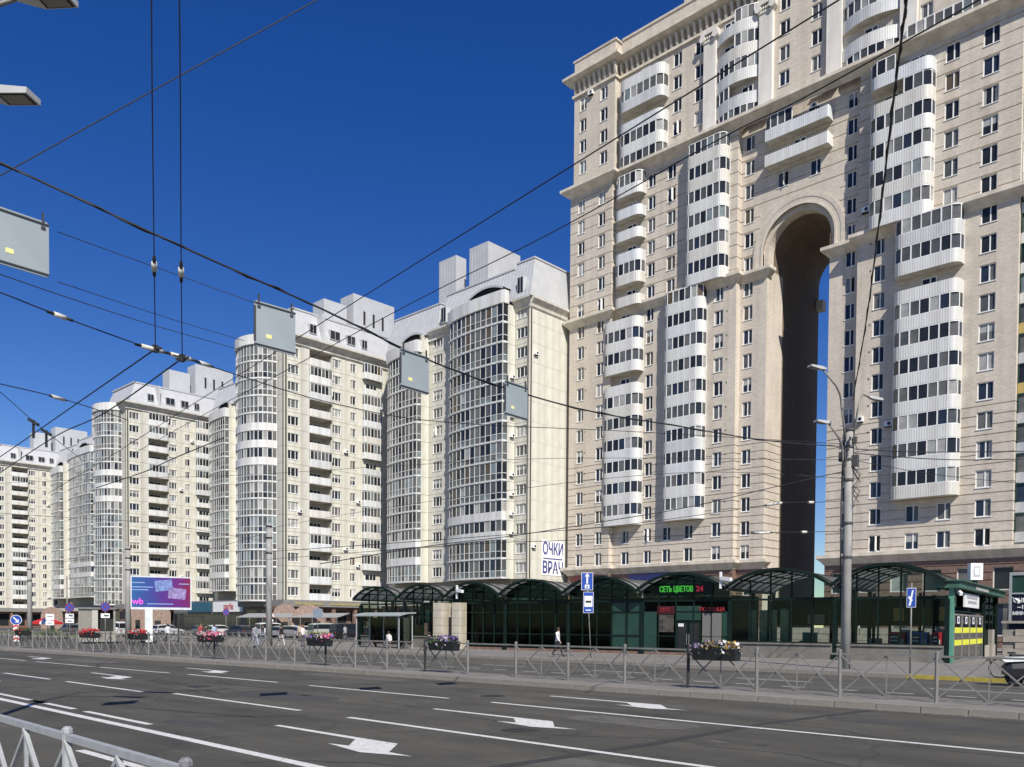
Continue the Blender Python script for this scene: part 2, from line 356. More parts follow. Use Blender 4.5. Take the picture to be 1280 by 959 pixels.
def resample(path, step):
    L = [0.]
    for a, b in zip(path, path[1:]): L.append(L[-1]+math.hypot(b[0]-a[0], b[1]-a[1]))
    n = max(2, round(L[-1]/step)); out = []
    for k in range(n+1):
        t = L[-1]*k/n; i = max(j for j in range(len(L)-1) if L[j] <= t + 1e-9)
        u = (t-L[i])/max(1e-9, L[i+1]-L[i]); a, b = path[i], path[i+1]
        dx, dy = b[0]-a[0], b[1]-a[1]; l = math.hypot(dx, dy) or 1
        out.append((a[0]+dx*u, a[1]+dy*u, dy/l, -dx/l))        # point + outward normal
    return out
def parapet_mesh(path, z0, z1, rib=.0, thick=.09, slab=.18, mat=WHITE, name='balcony_parapet'):
    mb = MB()
    pts = resample(path, .13) if rib else resample(path, .3)
    o = [(x+nx*(rib if i % 2 else 0), y+ny*(rib if i % 2 else 0)) for i, (x, y, nx, ny) in enumerate(pts)]
    q = [(x-nx*thick, y-ny*thick) for x, y, nx, ny in pts]
    for i in range(len(o)-1):
        a, b, c, d = o[i], o[i+1], q[i+1], q[i]
        mb.poly([(*a, z0), (*b, z0), (*b, z1), (*a, z1)]); mb.poly([(*c, z0), (*d, z0), (*d, z1), (*c, z1)])
        mb.poly([(*a, z1), (*b, z1), (*c, z1), (*d, z1)])
    base = [(x, y) for x, y, _, _ in pts]
    mb.poly([(x, y, z0+.02) for x, y in base][::-1], 1); mb.poly([(x, y, z0+slab) for x, y in base], 1)
    return mb.mesh(name, [mat, CREAMG])
def glaze_frame(path, z0, z1, n, t=.085, gaps=(), lo=.06, hi=.08):
    mb = MB(); pts = resample(path, 1e9 if n < 1 else sum(math.hypot(b[0]-a[0], b[1]-a[1]) for a, b in zip(path, path[1:]))/n)
    fine = resample(path, .25)
    for i in range(len(fine)-1):
        a, b = fine[i], fine[i+1]
        for za, zb in ((z0, z0+lo), (z1-hi, z1)):
            A, B = (a[0]-.0*a[2], a[1]-.0*a[3]), (b[0], b[1]); C, D = (b[0]-.09*b[2], b[1]-.09*b[3]), (a[0]-.09*a[2], a[1]-.09*a[3])
            mb.poly([(*A, za), (*B, za), (*B, zb), (*A, zb)]); mb.poly([(*A, zb), (*B, zb), (*C, zb), (*D, zb)]); mb.poly([(*D, za), (*C, za), (*B, za), (*A, za)])
            mb.poly([(*C, za), (*D, za), (*D, zb), (*C, zb)])
    for i, (x, y, nx, ny) in enumerate(pts):
        tx, ty = -ny, nx; w = t*(1.5 if i % 3 == 0 else 1)
        c = [(x+sx*tx*w/2+sn*nx, y+sx*ty*w/2+sn*ny) for sx, sn in ((-1, .012), (1, .012), (1, -.08), (-1, -.08))]
        mb.prism(c, z0+lo, z1-hi)
    return mb, pts
def pane_mesh(a, b, z0, z1, inset=.045):
    mb = MB(); A = (a[0]-inset*a[2], a[1]-inset*a[3]); B = (b[0]-inset*b[2], b[1]-inset*b[3])
    mb.poly([(*A, z0), (*B, z0), (*B, z1), (*A, z1)]); return mb
WIRES = [
('thick twisted support cable hung with four grey lane signs across the road', 0.02, [(-16.13, 3.72, 9.74), (-15.9, 4.34, 9.58), (-15.13, 7.12, 8.86), (-14.86, 9.85, 8.45), (-14.58, 13.13, 7.91), (-14.28, 17.42, 7.76), (-14.19, 22.34, 8.12), (-14.21, 28.14, 8.63), (-15.52, 37.43, 10.08)]),
('thin black cable crossing the blue sky from upper centre to the left edge', 0.011, [(-17.76, 4.09, 9.45), (-17.15, 4.68, 9.94), (-15.12, 6.68, 11.56), (-13.14, 8.62, 13.12), (-12.38, 9.36, 13.75)]),
("black contact wire passing in front of the tall tower's top floors towards the left blocks", 0.015, [(-65.6, 20.78, 11.11), (-50.2, 18.86, 11.23), (-36.92, 17.71, 11.84), (-21.39, 15.92, 12.21), (-12.55, 14.66, 12.21), (-6.86, 14.57, 12.76), (-5.46, 14.53, 12.88)]),
("black contact wire passing just under the tower's upper cornice", 0.015, [(-53.14, 21.63, 12.36), (-39.93, 20.4, 12.72), (-33.24, 19.86, 12.91), (-22.65, 18.89, 13.15), (-15.96, 18.36, 13.22), (-10.22, 17.61, 13.3), (-7.97, 16.97, 12.97), (-4.4, 16.22, 12.84), (-3.53, 16.37, 13.07)]),
('thick twisted black cable dropping from the top edge to the lamp post head', 0.022, [(-4.35, 12.77, 11.53), (-4.76, 13.76, 11.71), (-5.81, 16.22, 11.73), (-7.67, 20.67, 11.79), (-10.98, 28.58, 12.24), (-15.26, 38.31, 12.27)]),
('left of the two upright feeder wires with an insulator in the blue sky', 0.0105, [(-11.21, 4.84, 10.67), (-12.68, 5.48, 9.82), (-15.12, 6.56, 8.35), (-16.58, 7.21, 7.36)]),
('right of the two upright feeder wires with an insulator in the blue sky', 0.0105, [(-10.95, 5.09, 10.67), (-12.38, 5.77, 9.83), (-14.77, 6.89, 8.25), (-16.19, 7.57, 7.18)]),
('trolley wire running from the left insulator joint down to the left edge', 0.016, [(-16.58, 7.21, 7.36), (-23.5, 8.23, 7.76), (-35.21, 9.54, 8.05), (-47.05, 10.71, 8.27)]),
('trolley wire running from the right insulator joint down to the left edge', 0.016, [(-16.19, 7.57, 7.18), (-23.04, 8.66, 7.45), (-28.29, 9.2, 7.73), (-35.19, 9.53, 7.46), (-47.03, 10.7, 7.43)]),
('steel span wire with two long insulators carrying the trolley joints', 0.0125, [(-15.96, 3.66, 7.55), (-15.96, 4.35, 7.47), (-16.32, 5.39, 7.45), (-16.6, 7.04, 7.36), (-16.54, 7.93, 7.31), (-17.22, 9.36, 7.43), (-18.64, 12.85, 7.74), (-19.51, 17.57, 8.24), (-18.7, 26.66, 9.37), (-15.38, 37.44, 10.17)]),
('thin span wire sloping from the left edge to the round glazed tower top', 0.012, [(-18.92, 4.35, 8.91), (-19.39, 5.28, 9.01), (-21.42, 7.52, 9.61), (-25.03, 11.03, 10.77), (-29.75, 16.26, 12.37)]),
('faint thin wire from the upper left sign down to the second sign', 0.008, [(-15.84, 5.2, 8.72), (-16.6, 6.55, 8.99), (-17.18, 8.08, 9.18), (-17.03, 9.6, 9.04)]),
('faint lower thin wire from the leftmost sign over the sky to the roofs', 0.008, [(-15.82, 5.19, 7.86), (-17.62, 6.95, 8.46), (-19.61, 9.22, 9.12), (-22.28, 12.23, 10.05)]),
('short span wire with a pale strain insulator at the left edge', 0.014, [(-23.31, 5.65, 7.82), (-23.89, 6.49, 7.92), (-25.21, 8.0, 8.19), (-26.56, 9.48, 8.4), (-28.74, 11.57, 8.72)]),
('thin span wire with two hanging clamps over the left roofs', 0.012, [(-27.81, 6.94, 9.01), (-28.44, 7.72, 8.81), (-31.02, 9.4, 8.65), (-32.89, 10.38, 8.76), (-42.52, 15.06, 9.61)]),
('dark contact wire crossing the balconies of the fourth block', 0.022, [(-42.08, 15.44, 8.36), (-38.42, 16.17, 8.78), (-35.54, 16.15, 8.98), (-31.12, 16.23, 9.26)]),
('upper cable running from the lamp post to the right edge', 0.022, [(-15.15, 37.78, 9.98), (-13.62, 41.18, 10.15), (-12.34, 46.55, 10.8), (-10.98, 53.4, 11.71)]),
('middle cable running from the lamp post to the right edge', 0.022, [(-15.15, 37.78, 9.8), (-13.34, 41.43, 9.85), (-12.33, 46.55, 10.4), (-10.97, 53.4, 11.31)]),
('lower thin cable running from the lamp post to the right edge', 0.014, [(-15.14, 37.77, 9.48), (-13.05, 41.68, 9.15), (-12.02, 46.81, 9.4), (-10.94, 53.38, 9.87)]),
('black cable sagging from the lamp post past the dark archway to the white end wall', 0.017, [(-15.39, 37.52, 8.94), (-16.71, 34.02, 8.01), (-18.39, 29.62, 6.8), (-19.63, 25.65, 5.95), (-21.45, 22.52, 5.27), (-22.82, 19.82, 4.8), (-26.56, 17.62, 4.19)]),
('cable with pale insulators crossing the arch shadow at mid height', 0.014, [(-15.25, 37.6, 7.65), (-15.98, 36.07, 7.48), (-16.8, 34.46, 7.35), (-18.47, 32.31, 6.89), (-21.14, 29.05, 6.25), (-24.22, 25.42, 5.76), (-29.94, 20.65, 5.22), (-59.89, 34.36, 7.56)]),
('lower cable with pale insulators crossing the arch shadow', 0.014, [(-15.22, 37.58, 6.29), (-16.15, 35.86, 6.17), (-17.05, 33.9, 6.04), (-18.94, 31.82, 5.93), (-23.41, 27.56, 5.61), (-27.26, 24.59, 5.41), (-59.87, 34.36, 6.93)]),
('thin wire from the middle left post to the lamp post over the end wall', 0.012, [(-59.93, 34.39, 9.32), (-46.12, 33.72, 9.43), (-33.87, 32.94, 9.27), (-25.34, 33.45, 9.26), (-20.05, 35.02, 9.15), (-15.28, 37.61, 8.65)]),
('thin wire between the two left posts below the glazed bays', 0.02, [(-97.68, 38.55, 9.89), (-79.33, 38.01, 8.86), (-59.92, 34.38, 8.94)]),
('thin wire from the leftmost post to the middle left post', 0.02, [(-94.35, 26.47, 8.09), (-96.98, 32.26, 8.4), (-97.67, 38.55, 9.71)]),
("long thin wire from the middle left post to the road's far left", 0.016, [(-59.91, 34.38, 8.44), (-61.74, 27.14, 9.23), (-63.9, 22.34, 9.36), (-65.78, 17.79, 9.41), (-67.01, 15.24, 9.36)]),
("thin wire crossing the second block's lower floors to the lamp post", 0.012, [(-65.83, 17.82, 11.5), (-55.71, 21.91, 11.21), (-46.41, 25.21, 10.77), (-35.57, 28.6, 10.47), (-26.76, 31.45, 10.13), (-15.3, 37.62, 9.48)]),
]
# ------------------------------------------------------------------ ground, road, pavements
def sheet(name, pts, z, mat, kind='structure'):
    mb = MB(); mb.poly([(x, y, z) for x, y in pts]); return tag(obj(name, mb.mesh(name, mat)), kind=kind)
sheet('ground', [(-1500, -700), (900, -700), (900, 1600), (-1500, 1600)], -.03, PAVE)
KX = [-260, -120, -64, -46, -28, -13, -4.5, 12, 60]
KY = [14.0, 15.6, 17.3, 18.6, 19.75, 20.45, 21.05, 21.6, 22.]         # near edge of the median
def kerb_y(x):
    for i in range(len(KX)-1):
        if KX[i] <= x <= KX[i+1]:
            return KY[i] + (KY[i+1]-KY[i])*(x-KX[i])/(KX[i+1]-KX[i])
    return KY[0] if x < KX[0] else KY[-1]
def kerb_rot(x): return math.atan2(kerb_y(x+.4)-kerb_y(x-.4), .8)
xs = [-420, -260, -120, -64, -46, -28, -13, -4.5, 12, 60, 200]
road = sheet('road', [(-420, .3), (200, .3)] + [(x, kerb_y(x)+.05) for x in xs[::-1]], 0., ASPH)
side_road = sheet('side_road', [(x, kerb_y(x)+2.4) for x in xs] + [(200, 34.6), (-420, 34.6)], 0., ASPH2)
def raised(name, edge_a, edge_b, z, mat):
    mb = MB(); n = len(edge_a)
    for i in range(n-1):
        a, b, c, d = edge_a[i], edge_a[i+1], edge_b[i+1], edge_b[i]
        mb.poly([(*a, z), (*b, z), (*c, z), (*d, z)])
        mb.poly([(*a, -.02), (*b, -.02), (*b, z), (*a, z)]); mb.poly([(*c, -.02), (*d, -.02), (*d, z), (*c, z)])
    return tag(obj(name, mb.mesh(name, mat)), kind='structure')
median = raised('median', [(x, kerb_y(x)+.2) for x in xs], [(x, kerb_y(x)+2.45) for x in xs], .145, PAVE)
far_pave = raised('far_pavement', [(x, 34.8) for x in xs], [(x, 76.) for x in xs], .145, PAVE)
near_pave = raised('near_pavement', [(-420, -60), (200, -60)], [(-420, 3.0), (200, 3.0)], .145, PAVE)
car_park = sheet('car_park', [(-300, 50.5), (-62, 50.5), (-62, 70), (-300, 70)], .155, ASPH2)
lawn = sheet('lawn_strip', [(-200, 37), (-100, 37), (-100, 45), (-200, 45)], .152, M('dry_grass', (.10, .12, .045), .9, var=.4, scale=.6, bump=.6))
mb = MB(); mb.box(-.49, .49, 0, .2, -.05, .15); ks = mb.mesh('kerb_stone', KERB)
mb = MB(); mb.box(-.49, .49, 0, .2, -.05, .158); ks2 = mb.mesh('kerb_stone', KERB)
x = -60.
while x < 8:
    obj('kerb_stone', R.choice((ks, ks2)), median, (x, kerb_y(x)+R.uniform(-.008, .008), R.uniform(-.004, .004)), kerb_rot(x)); x += 1.*math.cos(kerb_rot(x))
mb = MB(); mb.box(-420, -61, 0, .2, -.05, .15); 
for a, b in ((-420, -260), (-260, -120), (-120, -64), (-64, -60.5), (8, 12), (12, 60), (60, 200)):
    m2 = MB(); L = math.hypot(b-a, kerb_y(b)-kerb_y(a)); m2.box(0, L, 0, .2, -.05, .15); obj('kerb', m2.mesh('kerb', KERB), median, (a, kerb_y(a), 0), math.atan2(kerb_y(b)-kerb_y(a), b-a))
for k in range(60):
    X0 = -48 + k
    obj('kerb_stone', ks, far_pave, (X0, 34.6+R.uniform(-.006, .006), 0), mat=YKERB if X0 > -11.6 and X0 < -7 else None)
m2 = MB(); m2.box(-420, -48.5, 34.6, 34.8, -.05, .15); m2.box(12, 200, 34.6, 34.8, -.05, .15); obj('kerb', m2.mesh('kerb', KERB), far_pave)
# painted lines (each one a piece of the road)
def line(a, b, w=.15, z=.004, par=road, name='lane_line'):
    a, b = Vector((*a, 0)), Vector((*b, 0)); d = (b-a).normalized(); n = Vector((-d.y, d.x, 0))*w/2
    m = MB(); L = (b-a).length
    m.poly([(0, -w/2, 0), (L, -w/2, 0), (L, w/2, 0), (0, w/2, 0)])
    obj(name, m.mesh(name, PAINT), par, (a.x, a.y, z), math.atan2(d.y, d.x))
line((-120, 6.35), (-3, 6.57), .2)
for a, b in ((-28.3, -22.3), (-23.4, -20.4), (-19.7, -16.35), (-38, -32), (-48, -42)): line((a, 6.98), (b, 6.98), .15)
for a, b in ((-66, -60), (-56, -50), (-46, -41), (-36.2, -31.4), (-29.9, -24.2), (-23.0, -16.7)): line((a, 9.9+.018*(a+36)*.9 if a < -25 else 10.5), (b, 9.9+.018*(b+36)*.9 if b < -24 else 10.55))
line((-14.8, 10.53), (6, 10.5), .16)
for a, b, ya, yb in ((-76, -68, 12.2, 12.6), (-62, -55, 13., 13.3), (-52, -47, 13.5, 13.8), (-45.5, -38.8, 13.85, 14.15), (-38.4, -32.4, 14.2, 14.6), (-31.1, -25.1, 14.75, 15.0), (-23.2, -16.8, 15.0, 15.2)): line((a, ya), (b, yb))
line((-15.2, 15.25), (10, 15.4), .16)
line((-13.8, 4.8), (-3, 4.9), .15)
for k in range(9): line((-44+k*7, 29.4), (-41+k*7, 29.4), .12, par=side_road)
for k in range(30): line((-40+k*1.7, 26.6), (-39.2+k*1.7, 26.6), .12, par=side_road, name='dash_mark')
def lane_arrow(x, y, s=1.0):                       # stem on the left edge, broad head pointing right-and-left as on the photo
    m = MB()
    m.poly([(-2.57, .22, 0), (.1, .21, 0), (.1, .38, 0), (-2.57, .36, 0)])
    m.poly([(.1, .21, 0), (.66, -.32, 0), (1.66, -.28, 0), (1.03, .40, 0), (.1, .38, 0)])
    m.poly([(.19, -.41, 0), (1.35, -.61, 0), (1.66, -.28, 0), (.66, -.32, 0)])
    m.poly([(1.35, -.61, 0), (2.24, -.29, 0), (1.66, -.28, 0)])
    obj('lane_arrow', m.mesh('lane_arrow', PAINT), road, (x, y, .005), 0)
for x, y in ((-12., 8.4), (-12.36, 12.76), (-12.87, 17.53), (-31.84, 12.13), (-32.99, 16.48), (-50.0, 15.29), (-32.53, 8.12)): lane_arrow(x, y)
TAR = M('tar_patch', (.032, .031, .03), .75, var=.2, scale=3.)
def patch(pts, name='tar_seam'):
    m = MB(); x0, y0 = pts[0]; m.poly([(x-x0, y-y0, 0) for x, y in pts]); obj(name, m.mesh(name, TAR), road, (x0, y0, .0025))
patch([(-8.4, 7.2), (-8.15, 7.2), (-7.9, 12), (-8.0, 16), (-7.5, 20.6), (-7.75, 20.6), (-8.2, 16), (-8.15, 12)])
patch([(-19.5, 8.2), (-16.2, 9.2), (-16.1, 9.12), (-19.4, 8.1)]); patch([(-17.4, 7.9), (-17.3, 7.9), (-15.6, 10), (-15.7, 10)])
patch([(-9.1, 6.1), (-8.1, 5.7), (-8, 5.85), (-9, 6.25)]); patch([(-26, 13.2), (-23, 13.5), (-23, 13.6), (-26, 13.3)])

LASPH = M('newer_asphalt_patch', (.052, .05, .047), .9, var=.2, scale=2., bump=.4, bscale=60); WORN = M('worn_asphalt_patch', (.098, .092, .078), .92, var=.25, scale=2., bump=.5, bscale=60)
def stain(x0, y0, w, h, mat, seed, n=14, name='repair_patch', jag=.06):
    rr = random.Random(seed); m = MB(); p = []
    for i in range(n): a = 2*math.pi*i/n; c, s = math.cos(a), math.sin(a); k = 1/max(abs(c), abs(s)) if name == 'repair_patch' else 1; p.append((w/2*c*k*(1+rr.uniform(-jag, jag)), h/2*s*k*(1+rr.uniform(-jag, jag)), 0))
    m.poly(p); obj(name, m.mesh(name, mat), road, (x0, y0, .0021+.0001*(seed % 5)))
for i, a in enumerate(((-20.5, 12.4, 4.2, 1.5, LASPH), (-10.2, 14.3, 3.0, 1.2, WORN), (-33, 9.6, 5., 1.1, LASPH), (-7.2, 9.3, 2.2, 1.0, WORN), (-26, 18.6, 6., 1.0, WORN), (-16., 7.7, 1.8, .7, LASPH), (-6., 18.2, 3.4, .9, LASPH), (-45, 16, 6, 1.5, WORN))): stain(*a, i)
OIL = M('oil_spot', (.03, .029, .028), .5, var=.5, scale=8.)
rr = random.Random(9)
for i in range(22): stain(rr.uniform(-34, -4), rr.choice((8.6, 12.9, 17.4))+rr.gauss(0, .35), rr.uniform(.12, .5), rr.uniform(.08, .25), OIL if rr.random() < .6 else WORN, 50+i, 10, 'oil_spot', .3)
def crack(x, y, a, n, seed, w=.018):
    rr = random.Random(seed); pts = [(x, y)]
    for i in range(n): a += rr.uniform(-.5, .5); pts.append((pts[-1][0]+.45*math.cos(a), pts[-1][1]+.45*math.sin(a))); a *= .9
    m = MB()
    for p, q in zip(pts, pts[1:]):
        d = Vector((q[0]-p[0], q[1]-p[1])).normalized(); nx, ny = -d.y*w*rr.uniform(.5, 1.3), d.x*w*rr.uniform(.5, 1.3)
        m.poly([(p[0]-x-nx, p[1]-y-ny, 0), (q[0]-x-nx, q[1]-y-ny, 0), (q[0]-x+nx, q[1]-y+ny, 0), (p[0]-x+nx, p[1]-y+ny, 0)])
    obj('crack', m.mesh('crack', TAR), road, (x, y, .003))
for i, (x, y, a) in enumerate(((-24, 8.2, .2), (-18, 13.6, -.3), (-12.4, 9.5, .4), (-9, 16.5, .1), (-29, 16, 0), (-14, 18.7, .2), (-7.5, 12.4, -.4), (-36, 12, .1), (-20, 17, .9), (-11, 6., 1.2))): crack(x, y, a, 14, i)
mb = MB(); mb.lathe([(.36, 0), (.36, .004), (.30, .005)], k=20)
for k in range(-3, 4): mb.box(-.25, .25, k*.075-.015, k*.075+.015, .0055, .008)
mhm = mb.mesh('manhole_cover', M('cast_iron', (.045, .042, .04), .55, metal=.4, var=.3, scale=8.))
for x, y in ((-16.5, 16.6), (-25, 12.2), (-10.8, 11.6)): obj('manhole_cover', mhm, road, (x, y, .002))
mb = MB(); rr = random.Random(4)
for i in range(2600):
    x = rr.uniform(-40, 4); y = kerb_y(x)-abs(rr.gauss(0, .16))-.02; s = rr.uniform(.006, .02); mb.poly([(x-s, y-s, .006), (x+s, y-s*.6, .006), (x+s*.5, y+s, .012)])
tag(obj('kerb_grit', mb.mesh('kerb_grit', M('grit', (.20, .18, .15), .95, var=.4, scale=9.))), kind='stuff')
# ------------------------------------------------------------------ the tall brick tower with the archway
TL = Vector((-46, 96.5, 0))
tower = thing('apartment_tower', 'tall beige brick apartment tower pierced by a full height archway', 'apartment tower', TL)
def tl(x, y, z=0.): return (x-TL.x, y-TL.y, z-TL.z)
P1, PL, P0 = 96.5, 95.6, 97.5
CX0 = -45.77
ROWS = [11.4+3*k for k in range(23)]
LOW, MID, UPP = range(0, 12), range(12, 18), range(18, 23)
cnt = {}
def win_holes(cols, rows, w=None, h=1.8):
    return [(a, b, r-h/2, r+h/2) for a, b in cols for r in rows]
def seg(x0, x1, Y, z0, z1, cols, rows, grooves=(), mat=BRICK, extra=(), weights=None, name='wall', h=1.8):
    holes = win_holes(cols, rows, h=h) + list(extra)
    obj(name, wall_mesh('tower_wall', x0-TL.x, x1-TL.x, z0, z1, [(a-TL.x, b-TL.x, c, d) for a, b, c, d in holes], grooves=grooves, mats=(mat,)), tower, (0, Y-TL.y, 0))
    for a, b, c, d in holes: put_window(tower, b-a, d-c, tl(a, Y, c), weights=weights)
def ret(x, Ya, Yb, z0, z1, grooves=(), face=1, mat=BRICK, name='wall_return'):       # short wall facing +X (face 1) or -X
    if face > 0: obj(name, wall_mesh('wall_return', 0, Yb-Ya, z0, z1, grooves=grooves, mats=(mat,)), tower, tl(x, Ya), math.radians(90))
    else: obj(name, wall_mesh('wall_return', 0, Yb-Ya, z0, z1, grooves=grooves, mats=(mat,)), tower, tl(x, Yb), math.radians(-90))
gl = [10.9+k for k in range(15)]                       # three grooves a storey at the foot
gm = [46.9+1.5*k for k in range(12)]                   # two a storey in the middle zone
ZB, ZM0, ZM1, ZU0, ZU1, ZT = 10.4, 45.1, 46.3, 64.0, 65.2, 78.9
BLOCKX = -72.2
# lower zone
zl = ROWS[0:12]
seg(-79.7, BLOCKX, PL, ZB, ZM0, [(-78.2, -77.0), (-74.7, -73.5)], zl, gl)
ret(BLOCKX, PL, P1, ZB, ZM0, gl)
seg(BLOCKX, -53.3, P1, ZB, ZM0, [(-66.9, -65.7), (-56.4, -55.1)], zl, gl, extra=[(-70.7, -69.4, r-.9, r+.9) for r in zl[0:2]] + [(a, b, r-.9, r+.9) for a, b in ((-63.9, -62.6), (-60.5, -59.2)) for r in zl[0:2]])
ret(-53.3, P1, P0, ZB, ZM0, gl)
seg(-53.3, CX0-3.93, P0, ZB, ZM0, [(-52.85, -51.6)], zl, gl)
seg(CX0+3.93, -38.2, P0, ZB, ZM0, [(-40.0, -38.85)], zl, gl, weights=(.2, .6, .05, .02, .1, .02, .01))
ret(-38.2, P1, P0, ZB, ZM0, gl, face=-1)
seg(-38.2, -22.1, P1, ZB, ZM0, [(-36.4, -35.1), (-25.6, -24.1)], zl, gl, extra=[(a, b, r-.9, r+.9) for a, b in ((-32.5, -31.1), (-29.3, -27.9)) for r in zl[0:2]], weights=(.4, .35, .08, .04, .1, .02, .01))
# middle zone
zm = ROWS[12:18]
seg(-79.7, BLOCKX, PL, ZM0, ZU1, [(-78.3, -77.1), (-74.6, -73.4)], zm, gm)
ret(BLOCKX, PL, P1, ZM0, ZU1, gm)
seg(BLOCKX, -53.3, P1, ZM0, ZU1, [(-66.8, -65.6), (-63.7, -62.4)], zm, gm)
ret(-53.3, P1, P0, ZM0, ZU1, gm)
ZA = 48.1; RA = 3.93; RF = 4.5
seg(-53.3, CX0-5., P0, ZM0, ZU1, [(-52.85, -51.6)], zm, gm)
seg(CX0+5., -38.2, P0, ZM0, ZU1, [(-40.0, -38.85)], zm, gm, weights=(.2, .6, .05, .02, .1, .02, .01))
ret(-38.2, P1, P0, ZM0, ZU1, gm, face=-1)
seg(-38.2, -22.1, P1, ZM0, ZU1, [(-29.3, -27.9), (-25.7, -24.2)], zm, gm, weights=(.4, .35, .08, .04, .1, .02, .01))
seg(CX0-5., CX0+5., P0, 54., ZU1, [(-48.5, -47.1), (-44.4, -43.1)], [56.4, 59.4, 62.4], gm, weights=(.2, .6, .05, .02, .1, .02, .01))
mb = MB(); n = 24                                                    # spandrel round the arch
for i in range(n):
    t0, t1 = math.pi*i/n, math.pi*(i+1)/n
    a = (CX0-RF*math.cos(t0)-TL.x, ZA+RF*math.sin(t0)); b = (CX0-RF*math.cos(t1)-TL.x, ZA+RF*math.sin(t1))
    mb.poly([(a[0], 0, a[1]), (b[0], 0, b[1]), (b[0], 0, 54.), (a[0], 0, 54.)])
for s in (-1, 1):
    xa, xb = sorted((CX0+s*5.-TL.x, CX0+s*RF-TL.x)); mb.poly([(xa, 0, ZA), (xb, 0, ZA), (xb, 0, 54.), (xa, 0, 54.)])
    xa, xb = sorted((CX0+s*5.-TL.x, CX0+s*RF-TL.x)); mb.poly([(xa, 0, ZM0), (xb, 0, ZM0), (xb, 0, ZA), (xa, 0, ZA)])
    xa, xb = sorted((CX0+s*RF-TL.x, CX0+s*RA-TL.x)); mb.poly([(xa, 0, ZM0), (xb, 0, ZM0), (xb, 0, ZM1), (xa, 0, ZM1)]); mb.poly([(xa, .36, ZM1), (xb, .36, ZM1), (xb, .36, ZA), (xa, .36, ZA)]); xs_ = CX0+s*RF-TL.x; mb.poly([(xs_, 0, ZM1), (xs_, .36, ZM1), (xs_, .36, ZA), (xs_, 0, ZA)])
obj('spandrel', mb.mesh('spandrel', BRICK), tower, (0, P0-TL.y, 0))
for i, (ra, rb, ya, yb) in enumerate(((5.75, 5.25, -.14, -.14), (5.25, 4.78, -.10, -.10), (4.78, 4.5, -.16, -.16))):   # archivolt, ring by ring
    mb = MB()
    for k in range(n):
        t0, t1 = math.pi*k/n, math.pi*(k+1)/n
        def q(r, t, y): return (-r*math.cos(t), y, r*math.sin(t))
        mb.poly([q(rb,t0,ya), q(rb,t1,ya), q(ra,t1,ya), q(ra,t0,ya)]); mb.poly([q(ra,t0,ya), q(ra,t1,ya), q(ra,t1,.25), q(ra,t0,.25)])
        mb.poly([q(rb,t0,.25), q(rb,t1,.25), q(rb,t1,ya), q(rb,t0,ya)])
    for s in (-1, 1): mb.box(*sorted((s*ra, s*rb)), ya, .3, ZM1-ZA, 0)
    obj('arch_ring', mb.mesh('arch_ring', (BRICK, BRICK, TRIM)[i]), tower, tl(CX0, P0, ZA))
mb = MB(); YB = 112.5
for k in range(n):                                                    # stepped reveal and barrel vault, inner part in shade-toned brick
    t0, t1 = math.pi*k/n, math.pi*(k+1)/n
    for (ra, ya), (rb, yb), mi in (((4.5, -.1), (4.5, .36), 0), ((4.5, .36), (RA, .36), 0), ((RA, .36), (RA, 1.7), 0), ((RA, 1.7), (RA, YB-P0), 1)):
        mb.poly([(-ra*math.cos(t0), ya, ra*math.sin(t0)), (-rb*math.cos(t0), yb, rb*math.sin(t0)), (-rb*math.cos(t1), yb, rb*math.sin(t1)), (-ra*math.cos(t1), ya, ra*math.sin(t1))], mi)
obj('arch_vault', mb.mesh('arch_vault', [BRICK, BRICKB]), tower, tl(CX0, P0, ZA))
obj('arch_jamb', wall_mesh('arch_jamb', 0, 4.3, 0, ZM1, grooves=gl, mats=(BRICK,)), tower, tl(CX0-RA, P0), math.radians(90)); obj('arch_jamb', wall_mesh('arch_jamb', .36, 1.7, ZM1, ZA, mats=(BRICK,)), tower, tl(CX0-RA, P0), math.radians(90))
obj('arch_jamb', wall_mesh('arch_jamb', 4.3, YB-P0, 0, ZM1, grooves=gl, mats=(BRICKB,)), tower, tl(CX0-RA, P0), math.radians(90)); obj('arch_jamb', wall_mesh('arch_jamb', 1.7, YB-P0, ZM1, ZA, mats=(BRICKB,)), tower, tl(CX0-RA, P0), math.radians(90))  # inner stretch of the jamb, its shade painted by the darker brick
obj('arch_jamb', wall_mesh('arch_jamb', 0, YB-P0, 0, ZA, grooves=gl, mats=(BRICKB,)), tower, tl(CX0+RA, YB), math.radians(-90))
# upper zone (set back a little behind the cornice)
zu = ROWS[18:23]
YU, YUL = 97.3, 96.3
seg(-79.75, -72.4, YUL, ZU1, ZT, [(-78.7, -77.5), (-75.0, -73.7)], zu)
ret(-72.4, YUL, YU, ZU1, ZT)
seg(-72.4, -20., YU, ZU1, ZT, [(-63.5, -62.2), (-60.2, -58.9), (-48.4, -47.1), (-44.4, -43.1), (-32.2, -30.9), (-27.6, -26.2)], zu)
